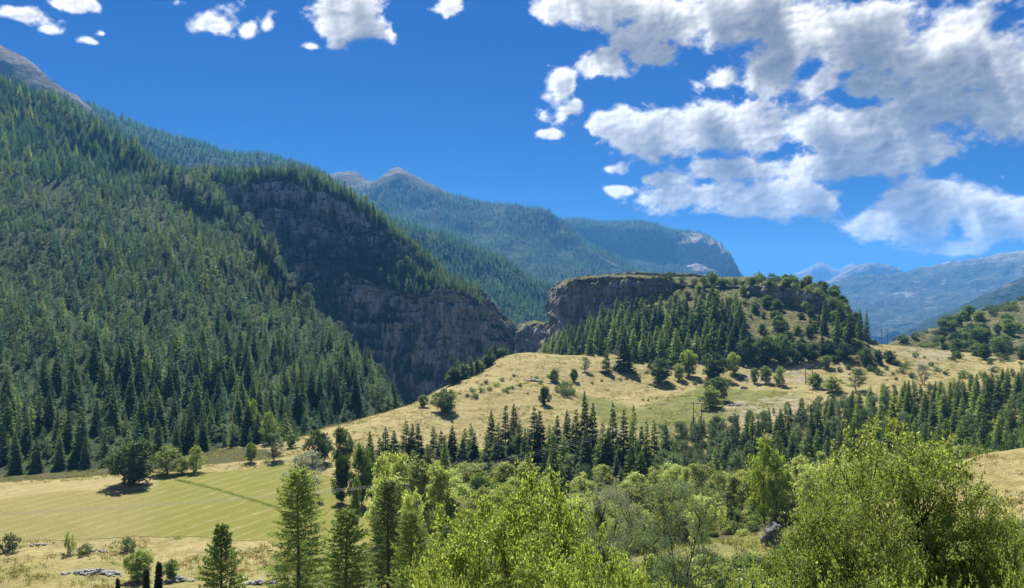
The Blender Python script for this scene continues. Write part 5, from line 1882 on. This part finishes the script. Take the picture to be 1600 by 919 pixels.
# -- undergrowth filling the woods and the slope below the viewpoint
def build_undergrowth():
    r = np.random.default_rng(91)
    pts, sz, var = [], [], []
    for _ in range(5200):
        y = r.uniform(10, 330)
        x = r.uniform(-0.25, 0.66) * y
        inwood = (y > 200 and x > -15 and y < 262 + max(0, x) * 0.28) or (125 < y <= 215 and x > -28) or y < 95
        if 1105 < x / y * F + 800 < 1240 and 92 < y < 150:
            continue
        if 75 < x < 135 and 95 < y < 150:
            continue
        if not inwood:
            continue
        if y < 95 and (x / y < -0.16 and y > 40):
            continue
        pts.append((x, y))
        sz.append(r.uniform(.5, 1.1) * (0.55 if y < 60 else 1.0))
        var.append(r.choice([0, 1, 2], p=[.45, .25, .3]))
    z = ground_z([p[0] for p in pts], [p[1] for p in pts])
    P3 = np.column_stack([np.array(pts), z - 0.1])
    scatter("undergrowth", P3, np.array(sz), np.array(var), KIT_SHRUB, 'low leafy undergrowth beneath the valley trees', 'undergrowth', 5)


build_undergrowth()


def build_grass():
    r = np.random.default_rng(92)
    n = 60000
    y = 60 + 420 * r.random(n) ** 0.8
    x = r.uniform(-0.68, 0.68, n) * y
    wob = fbm(np.column_stack([x, y, x * 0]), 14, 3)
    fld = poly_mask(x, y, FIELD, 0.1) > 0.5
    k = ~fld & (wob > -0.1 + 0.35 * r.random(n))
    k &= (y > 120) | (x > 0)
    x, y = x[k][:26000], y[k][:26000]
    z = ground_z(x, y)
    top = np.array([height(a, b) for a, b in zip(x, y)])
    k = top < z + 0.6
    x, y, z = x[k], y[k], z[k]
    var = r.choice([0, 1, 2], len(x), p=[.45, .35, .2])
    scatter("grass", np.column_stack([x, y, z]), r.uniform(.45, 1.15, len(x)), var, KIT_TUFT, 'dry grass tussocks and herbs over the meadows', 'grass', 6)


build_grass()

# ------------------------------------------------------------------ foreground plants
LARCH_FINE = [Plant("larch", larch_fine(301, 20, 4.4, 270, 84, 0.05, 0.50, 0.22), 20, 'larch', 'spruce'), Plant("larch", larch_fine(302, 18, 4.2, 240, 80, 0.05, 0.52, 0.22), 18, 'larch', 'spruce')]
PINE_FINE = Plant("pine", broad_parts(311, 12, 8.2, 0.10, 60, 260, 0.26, 0.16, 0.85, 2, 0.42, 1.0, 0.9, 0.10, 2), 12, 'pine', 'dark')
WILLOW_FINE = Plant("willow", broad_parts(321, 9, 6.8, 0.22, 60, 260, 0.13, 0.15, 0.72, 3, 0.6, 1.0, 1.3, 0.20, 2), 9, 'silver', 'dark')
JUNIPER = Plant("juniper", conifer_parts(331, 5, 0.75, 30, 8, 5, 0.02, 0.55, -0.25, 0.75, 0, 0.5, 0.13), 5, 'juniper', 'spruce')
YOUNG = Plant("young_larch", larch_fine(341, 9, 3.2, 190, 70, 0.03, 0.75, 0.17), 9, 'larch', 'spruce')
HAZEL = [Plant("hazel", broad_parts(351 + s, 5.2, 5.4, 0.05, 120, 300, 0.085, 0.07, 0.40, 5, 0.55, 1.0, 0.9, 0.34, 3, 0.0, 1.05, 70), 5.2, 'fore', 'dark') for s in (0, 1)]
PEAR = [Plant("pear", broad_parts(361 + s, 6.2, 4.6, 0.10, (120, 105)[s], 260, 0.078, 0.10, 0.42, 3 - s, (0.42, 0.55)[s], 1.15, 1.1, 0.34, 3, 0.0, 1.05, 80), 6.2, 'fore_dark', 'dark') for s in (0, 1)]
BUSH = [Plant("bush", broad_parts(371 + s, 2.2, 2.9, 0.0, 34, 300, 0.060, 0.035, 0.40, 5, 0.5, 1.0, 0.9, 0.36, 2, 0.0, 0.9, 40), 2.2, ('fore', 'fore_dark')[s], 'dark') for s in (0, 1)]

T(LARCH_FINE[0], "larch_tree", 'tall feathery larch rising in front of the mown field', 'larch', 466, 733, d=92, w=112)
T(LARCH_FINE[1], "larch_tree", 'shorter larch right of the tall one in the foreground', 'larch', 541, 797, d=76, w=118)
T(YOUNG, "larch_tree", 'bushy young larch on the dry ground at lower left', 'larch', 346, 820, d=84, w=120)
T(LARCH_FINE[1], "larch_tree", 'slim larch standing left of the birch stems', 'larch', 606, 752, d=104, w=84)
T(LARCH_FINE[0], "larch_tree", 'thin pale larch low between larches and the lime bush', 'larch', 642, 800, d=66, w=90)
T(JUNIPER, "juniper", 'tallest dark juniper spire at the lower left', 'juniper', 246, 877, d=78, w=22)
T(JUNIPER, "juniper", 'dark juniper left of the tallest spire', 'juniper', 228, 888, d=77, w=22)
T(JUNIPER, "juniper", 'thin dark juniper standing apart near the rock heap', 'juniper', 183, 902, d=70, w=16)
T(PINE_FINE, "pine_tree", 'olive brown pine in the middle of the foreground', 'pine', 1062, 742, d=62, w=150)
T(WILLOW_FINE, "willow_tree", 'grey green willow with dark leaning stems in the foreground', 'willow', 958, 752, d=72, w=118)
T(HAZEL[0], "hazel_bush", 'large sunlit yellow green bush in the centre foreground', 'bush', 826, 732, d=14.5, w=330)
T(HAZEL[1], "hazel_bush", 'yellow green bush crowding the bottom edge left of centre', 'bush', 752, 800, d=12.5, w=300)
T(HAZEL[0], "hazel_bush", 'yellow green bush spilling out below the grey willow', 'bush', 930, 838, d=11.5, w=260)
T(PEAR[0], "pear_tree", 'tallest wild fruit tree rising in the right foreground', 'tree', 1392, 655, d=16, w=240)
T(PEAR[1], "pear_tree", 'wild fruit tree with dark limbs leaning right of the tallest', 'tree', 1482, 712, d=15, w=230)
T(PEAR[1], "pear_tree", 'lower leafy tree spreading left below the tallest fruit tree', 'tree', 1300, 772, d=14, w=200)
T(PEAR[0], "pear_tree", 'leafy tree in front of the tallest fruit tree', 'tree', 1338, 752, d=13, w=220)
T(PEAR[1], "pear_tree", 'small fruit tree at the right end of the foreground', 'tree', 1560, 798, d=14, w=170)
T(BUSH[1], "hazel_bush", 'leafy bush under the right end of the wild fruit tree', 'bush', 1520, 812, d=15, w=230)
for u, vt, d, w, k, lb in [(1075, 876, 10.5, 180, 0, 'lime green bush along the bottom edge below the olive pine'), (1180, 880, 11, 170, 1, 'bottom edge bush in front of the boulder'), (1010, 880, 9.0, 170, 1, 'darker bush at the bottom edge under the willow'),
                           (1270, 880, 9.5, 190, 0, 'bottom edge bush left of the fruit tree foot'), (1390, 878, 9.5, 200, 1, 'bottom edge bush at the fruit tree foot'), (690, 868, 11, 150, 1, 'bottom edge bush beside the pale larch'),
                           (850, 890, 8.5, 200, 0, 'lime bush at the very bottom centre'), (1480, 893, 9.0, 160, 1, 'bottom edge bush near the right corner'),
                           (1235, 884, 12, 180, 0, 'lime bush just below the boulder'),
                           (670, 820, 17, 150, 0, 'bright bush left of the large lime bush'), (1600, 850, 12, 150, 1, 'bush cut by the right edge of the picture'), (1340, 835, 12.5, 230, 0, 'sunlit bush between the two fruit trees'),
                           (760, 885, 8.5, 190, 0, 'lime bush in the bottom row left of centre'), (940, 893, 8.2, 170, 1, 'low dark bush in the bottom row right of centre'), (96, 893, 14, 36, 0, 'small yellowish sprig poking up at the lower left')]:
    T(BUSH[k], "hazel_bush", lb, 'bush', u, vt, d=d, w=w)

# ------------------------------------------------------------------ built things and stones
def plain_mat(name, c1, c2, scale=3.0, rough=0.8, spec=0.2, stretch=(1, 1, 1)):
    m, N = new_mat(name)
    tc = N.n('ShaderNodeTexCoord')
    a = N.noise(N.vm('MULTIPLY', tc.outputs['Object'], stretch), scale, 5, 0.6)
    finish(N, N.mix(N.step(a, 0.3, 0.7), c1, c2), rough, a, 0.4, 0.05, spec)
    return m


M_STONE = plain_mat("grey_stone", (0.16, 0.155, 0.16), (0.40, 0.39, 0.385), 2.5)
M_WOODP = plain_mat("weathered_pole", (0.10, 0.085, 0.07), (0.22, 0.19, 0.16), 4, stretch=(3, 3, .3))
M_PLANK = plain_mat("old_planks", (0.06, 0.05, 0.042), (0.17, 0.145, 0.12), 3, stretch=(4, .4, 4))
M_CONC = plain_mat("bridge_stone", (0.20, 0.195, 0.19), (0.36, 0.35, 0.33), 1.2)
M_WIRE = plain_mat("aluminium_wire", (0.42, 0.42, 0.42), (0.52, 0.52, 0.51), 2, 0.5, 0.4)
M_GLASSY = plain_mat("porcelain", (0.25, 0.22, 0.2), (0.45, 0.43, 0.4), 5, 0.3, 0.5)


def box(cx, cy, cz, sx, sy, sz, rot=None, bev=0.0):
    v = np.array([[x, y, z] for x in (-.5, .5) for y in (-.5, .5) for z in (-.5, .5)]) * [sx, sy, sz]
    if rot is not None:
        v = v @ np.array(rot.to_3x3()).T
    v = v + [cx, cy, cz]
    q = np.array([(0, 1, 3, 2), (4, 6, 7, 5), (0, 4, 5, 1), (2, 3, 7, 6), (0, 2, 6, 4), (1, 5, 7, 3)])
    return v, np.concatenate([q[:, [0, 1, 2]], q[:, [0, 2, 3]]])


def part(name, vf, mat, parent):
    return new_obj(name, tri_mesh(name, vf, mat, False), None, parent)


# stones: rounded broken blocks from a subdivided, noise-pushed ball
def stone_mesh(seed, squash=(1, 1, .7), n=2, rough=0.28):
    import bmesh
    bm = bmesh.new()
    bmesh.ops.create_icosphere(bm, subdivisions=n, radius=1.0)
    v = np.array([q.co[:] for q in bm.verts])
    f = np.array([[q.index for q in fc.verts] for fc in bm.faces])
    bm.free()
    rr = 1 + rough * fbm(v + seed * 7.7, 1.3, 3)
    # facets: cut by a few planes
    r = np.random.default_rng(seed)
    v = v * rr[:, None]
    for _ in range(9):
        nn = norm(r.normal(0, 1, 3))
        dd = v @ nn
        lim = r.uniform(.55, .9)
        v = v - np.outer(np.maximum(0, dd - lim), nn)
    v = v * np.array(squash)
    return tri_mesh("stone", (v, f), M_STONE, False)


STONES = [stone_mesh(s, (1, r_, .62)) for s, r_ in ((1, .8), (2, 1.0), (3, .7), (4, .9))]


def stone_heap(label, u, v, w_px, n, size, name="stone_heap", flat=0.5):
    q = px_hit(u, v)
    e = empty(name, q[:])
    tag(e, label, 'stones')
    W = w_px / F * q.y
    for i in range(n):
        a = RT.gauss(0, .24)
        b = RT.gauss(0, .12)
        x, y = a * W, b * W * 0.5
        s = size * RT.uniform(.5, 1.35)
        z = float(ground_z(q.x + x, q.y + y)[0]) - q.z + s * .25 + max(0, flat * size * 4.5 * (1 - abs(a) * 2.2) * (1 - abs(b) * 3.5)) * RT.random()
        st = new_obj("stone", STONES[RT.randrange(4)], None, e, (x, y, z))
        st.scale = (s, s * RT.uniform(.8, 1.2), s)
        st.rotation_euler = (RT.uniform(-.4, .4), RT.uniform(-.4, .4), RT.uniform(0, 6.3))


stone_heap('long heap of grey stones cleared from the dry ground', 150, 896, 92, 170, 0.36)
stone_heap('small heap of stones right of the junipers', 278, 909, 36, 50, 0.40)
stone_heap('grey stones at the foot of the tall larch', 404, 913, 46, 60, 0.36)
stone_heap('a few stones beside the bush at the left edge', 60, 852, 40, 14, 0.40, flat=.1)
stone_heap('scattered stones along the lower edge of the mown field', 160, 862, 60, 18, 0.34, flat=.1)
stone_heap('pale stones in the bushes on the meadow rise', 838, 596, 40, 26, 0.9, flat=.2)
stone_heap('ring of stones in the mown bench below the knoll', 1036, 632, 20, 14, 0.45, flat=0)
stone_heap('stones and rubble right of the two overlapping bench trees', 1145, 634, 30, 22, 0.6, flat=.2)

bo = px_hit(1206, 852)
b_ = new_obj("boulder", stone_mesh(12, (1.0, 0.95, 1.15), 4, 0.5), None, None, (bo.x, bo.y, bo.z + 0.8))
b_.scale = (1.7, 1.6, 1.75)
b_.rotation_euler = (0.1, 0.12, 0.6)
b_.data.materials[0] = plain_mat("dark_boulder", (0.05, 0.05, 0.05), (0.20, 0.195, 0.19), 1.6)
tag(b_, 'big dark grey boulder leaning on the small grass clearing', 'boulder')


# hedge-like strip of rank grass between the two mown fields
def build_hedge():
    r = np.random.default_rng(17)
    a = np.array([px_hit(u, v)[:] for u, v in ((276, 751), (300, 756), (340, 766), (380, 778), (410, 787), (438, 796))])
    t = r.random(2600) * (len(a) - 1)
    i = t.astype(int)
    f = (t - i)[:, None]
    c = a[i] * (1 - f) + a[i + 1] * f
    nn = len(c)
    c = c + np.column_stack([r.normal(0, .35, nn), r.normal(0, .35, nn), np.zeros(nn)])
    hgt = 0.30 + 0.45 * fbm(c, 3.0, 2)
    c[:, 2] += r.random(nn) * np.clip(hgt, .05, .8)
    ax = norm(r.normal(0, .6, (nn, 3)) + [0, 0, .8])
    o = new_obj("hedge", tri_mesh("hedge", kites(c, ax, r.normal(0, 1, (nn, 3)), r.uniform(.15, .35, nn), .07), ML['leaf']))
    tag(o, 'thin dark grassy hedge line dividing the mown field', 'hedge')


build_hedge()


# ---- stone bridge over the gorge
def build_bridge():
    d = 690.0
    x0, x1 = (784 - 800) / F * d, (817 - 800) / F * d
    zt = CAMZ + (459.5 - 514.5) / F * d
    e = empty("bridge", ((x0 + x1) / 2, d, zt))
    tag(e, 'small stone bridge spanning the gorge between the cliffs', 'bridge')
    L = x1 - x0
    n = 24
    xs = np.linspace(-L / 2, L / 2, n)
    lo = -1.0 - 2.2 * (np.abs(xs) / (L / 2)) ** 2.2
    V, Fq = [], []
    for k, (x, l) in enumerate(zip(xs, lo)):
        for yy in (-2.0, 2.0):
            V += [(x, yy, l), (x, yy, 0.0)]
        if k:
            o = (k - 1) * 4
            for q in ((0, 4, 5, 1), (2, 3, 7, 6), (1, 5, 7, 3), (0, 2, 6, 4)):
                Fq += [(o + q[0], o + q[1], o + q[2]), (o + q[0], o + q[2], o + q[3])]
    part("arch", (np.array(V, float), np.array(Fq)), M_CONC, e)
    for yy in (-1.85, 1.85):
        pp = part("parapet", box(0, yy, 0.45, L, 0.35, 0.9), M_CONC, e)
        part("coping", box(0, yy, 0.96, L + .2, 0.5, 0.12), M_CONC, pp)
    part("road_deck", box(0, 0, 0.03, L, 3.3, 0.06), M_STONE, e)
    for sx in (-1, 1):
        part("abutment", box(sx * (L / 2 + .8), 0, -3.0, 2.4, 4.6, 6.4), M_CONC, e)


build_bridge()


# ---- power line: poles, cross-arms, three wires
def pole(label, x, y, ztop, twin=False, name="power_pole"):
    z = height(x, y) - .4
    H = ztop - z
    e = empty(name, (x, y, z), math.radians(-25))
    tag(e, label, 'power pole')
    offs = (-1.5, 1.5) if twin else (0.0,)
    for ox in offs:
        zz = np.linspace(0, H, 5)
        part("pole", tubes([(np.column_stack([zz * 0 + ox, zz * 0, zz]), np.linspace(.22, .14, 5))], 8), M_WOODP, e)
    arm = part("cross_arm", box(0, 0, H - .35, 5.2 if twin else 3.0, .2, .24), M_WOODP, e)
    att = []
    for ox in ((-2.4, 0, 2.4) if twin else (-1.35, 0, 1.35)):
        part("insulator", tubes([(np.array([[ox, 0, H - .22], [ox, 0, H - .05], [ox, 0, H + .18]]), np.array([.07, .11, .05]))], 8), M_GLASSY, arm)
        a = math.radians(-25)
        att.append((x + ox * math.cos(a), y + ox * math.sin(a), ztop + .1))
    if twin:
        for sg in (-1, 1):
            part("brace", tubes([(np.array([[-1.5 * sg, 0, H * .55], [1.5 * sg, 0, H * .85]]), np.array([.07, .07]))], 6), M_WOODP, e)
    return att


def build_power_line():
    A = []
    x, y, z = P(632, 756, 168)
    A.append([(-225 + k * 1.2, 128 - k * .6, 15.5) for k in (-1, 0, 1)])
    A.append(pole('wooden power pole hidden among the birches', x, y, z))
    x, y, z = P(1090, 629, 288)
    A.append(pole('twin power poles rising from the wood before the bench trees', x, y, z, True))
    x, y, z = P(1264, 569, 378)
    A.append(pole('wooden power pole left of the ball shaped tree', x, y, z, True))
    x, y, z = P(1382, 514, 465)
    A.append(pole('twin legged pylon on the saddle skyline', x, y, z, True))
    A.append([(a[0] + 90, a[1] + 150, a[2] - 5) for a in A[-1]])
    names = ('left hand cable', 'middle cable', 'right hand cable')
    for k in range(3):
        pts, rad = [], []
        for s in range(len(A) - 1):
            p, q = np.array(A[s][k]), np.array(A[s + 1][k])
            t = np.linspace(0, 1, 24)[:-1]
            L = np.linalg.norm(q - p)
            c = p + (q - p) * t[:, None]
            c[:, 2] -= 4 * t * (1 - t) * (0.0125 * L + (2.2 if s == 0 else 0))
            pts.append(c)
        pts = np.concatenate(pts + [np.array([A[-1][k]])])
        o = new_obj("power_cable", tri_mesh("power_cable", tubes([(pts, np.full(len(pts), .022))], 5), M_WIRE, True))
        tag(o, '%s of the power line crossing the mown field and valley' % names[k], 'cable', 'power line cables')


build_power_line()


# ---- stony river bed showing between the right hand trees
def build_river_bed():
    pts = np.array([P(1500, 720, 205)[:2], P(1545, 700, 222)[:2], P(1556, 688, 236)[:2], P(1552, 676, 252)[:2], P(1570, 664, 275)[:2]])
    t = np.linspace(0, len(pts) - 1, 60)
    i = np.minimum(t.astype(int), len(pts) - 2)
    c = pts[i] + (pts[i + 1] - pts[i]) * (t - i)[:, None]
    tang = norm(np.gradient(c, axis=0))
    nor = np.column_stack([-tang[:, 1], tang[:, 0]])
    off = np.linspace(-2.6, 2.6, 8)
    g = c[:, None] + nor[:, None] * off[None, :, None] * (1 + .3 * np.sin(t * 5))[:, None, None]
    x, y = g[..., 0].ravel(), g[..., 1].ravel()
    z = ground_z(x, y) + 0.08 + 0.15 * fbm(np.column_stack([x, y, x * 0]), 1.5, 3)
    o = new_obj("river_bed", mesh_np("river_bed", np.column_stack([x, y, z]), grid_faces(60, 8)), M_STONE)
    tag(o, 'pale stony river bed between willow bushes', kind='structure')


build_river_bed()

# ------------------------------------------------------------------ labels that tell like trees apart
def tell_apart():
    from collections import defaultdict
    by = defaultdict(list)
    for o in bpy.data.objects:
        if o.parent is None and o.get('category') and o.get('kind') is None and o.get('label'):
            by[o['label']].append(o)
    ORD = ('first', 'second', 'third', 'fourth', 'fifth', 'sixth', 'seventh', 'eighth', 'ninth', 'tenth', 'eleventh', 'twelfth', 'thirteenth', 'fourteenth')

    def ordinal(objs, lab):
        objs = sorted(objs, key=lambda o: o.location.x / o.location.y)
        n = len(objs)
        for i, o in enumerate(objs):
            if n == 1:
                o['label'] = lab
            elif i == n - 1:
                o['label'] = 'rightmost ' + lab
            elif i == 0:
                o['label'] = 'leftmost ' + lab
            else:
                o['label'] = '%s from left, %s' % (ORD[i], lab)
    for lab, objs in by.items():
        n = len(objs)
        if n < 2:
            continue
        grp = objs[0].get('group')
        if n <= 14:
            ordinal(objs, lab)
            continue
        # by distance (rows) and, within a row, by height
        ys = sorted(o.location.y for o in objs)
        rows = max(2, min(4, -(-n // 12)))
        cuts = [ys[(k + 1) * n // rows - 1] for k in range(rows)]
        words = {2: ('front row', 'back row'), 3: ('front row', 'middle row', 'back row'), 4: ('front row', 'second row', 'third row', 'back row')}[rows]
        buckets = defaultdict(list)
        for o in objs:
            k = next(i for i, c in enumerate(cuts) if o.location.y <= c)
            buckets[k].append(o)
        for k, os_ in buckets.items():
            l2 = '%s, %s' % (lab, words[k])
            if len(os_) <= 14:
                ordinal(os_, l2)
            else:
                os_ = sorted(os_, key=lambda o: -o.scale.z)
                m = len(os_)
                nk = 2 if m <= 28 else 3
                for c in range(nk):
                    ws = ('tall ', 'short ') if nk == 2 else ('tall ', 'middling ', 'short ')
                    sub = os_[c * m // nk:(c + 1) * m // nk]
                    l3 = ws[c] + l2
                    if len(sub) <= 14:
                        ordinal(sub, l3)
                    else:
                        for o in sub:
                            o['label'] = l3


tell_apart()

# ------------------------------------------------------------------ air
def build_haze():
    xs, ys, zs = (-11500, 11500), (-700, 12600), (-500, 760)
    v = [(x, y, z) for x in xs for y in ys for z in zs]
    f = [(0, 1, 3, 2), (4, 6, 7, 5), (0, 4, 5, 1), (2, 3, 7, 6), (0, 2, 6, 4), (1, 5, 7, 3)]
    me = mesh_np("haze", np.array(v), np.array(f), smooth=False)
    m, N = new_mat("mountain_air")
    vol = N.n('ShaderNodeVolumePrincipled')
    vol.inputs['Color'].default_value = (0.14, 0.46, 1.0, 1)
    vol.inputs['Density'].default_value = 8.0e-5
    vol.inputs['Anisotropy'].default_value = 0.25
    o = N.n('ShaderNodeOutputMaterial')
    N.link(vol.outputs[0], o.inputs['Volume'])
    ob = new_obj("haze", me, m)
    tag(ob, 'blue summer haze filling the valley air', kind='stuff')


build_haze()
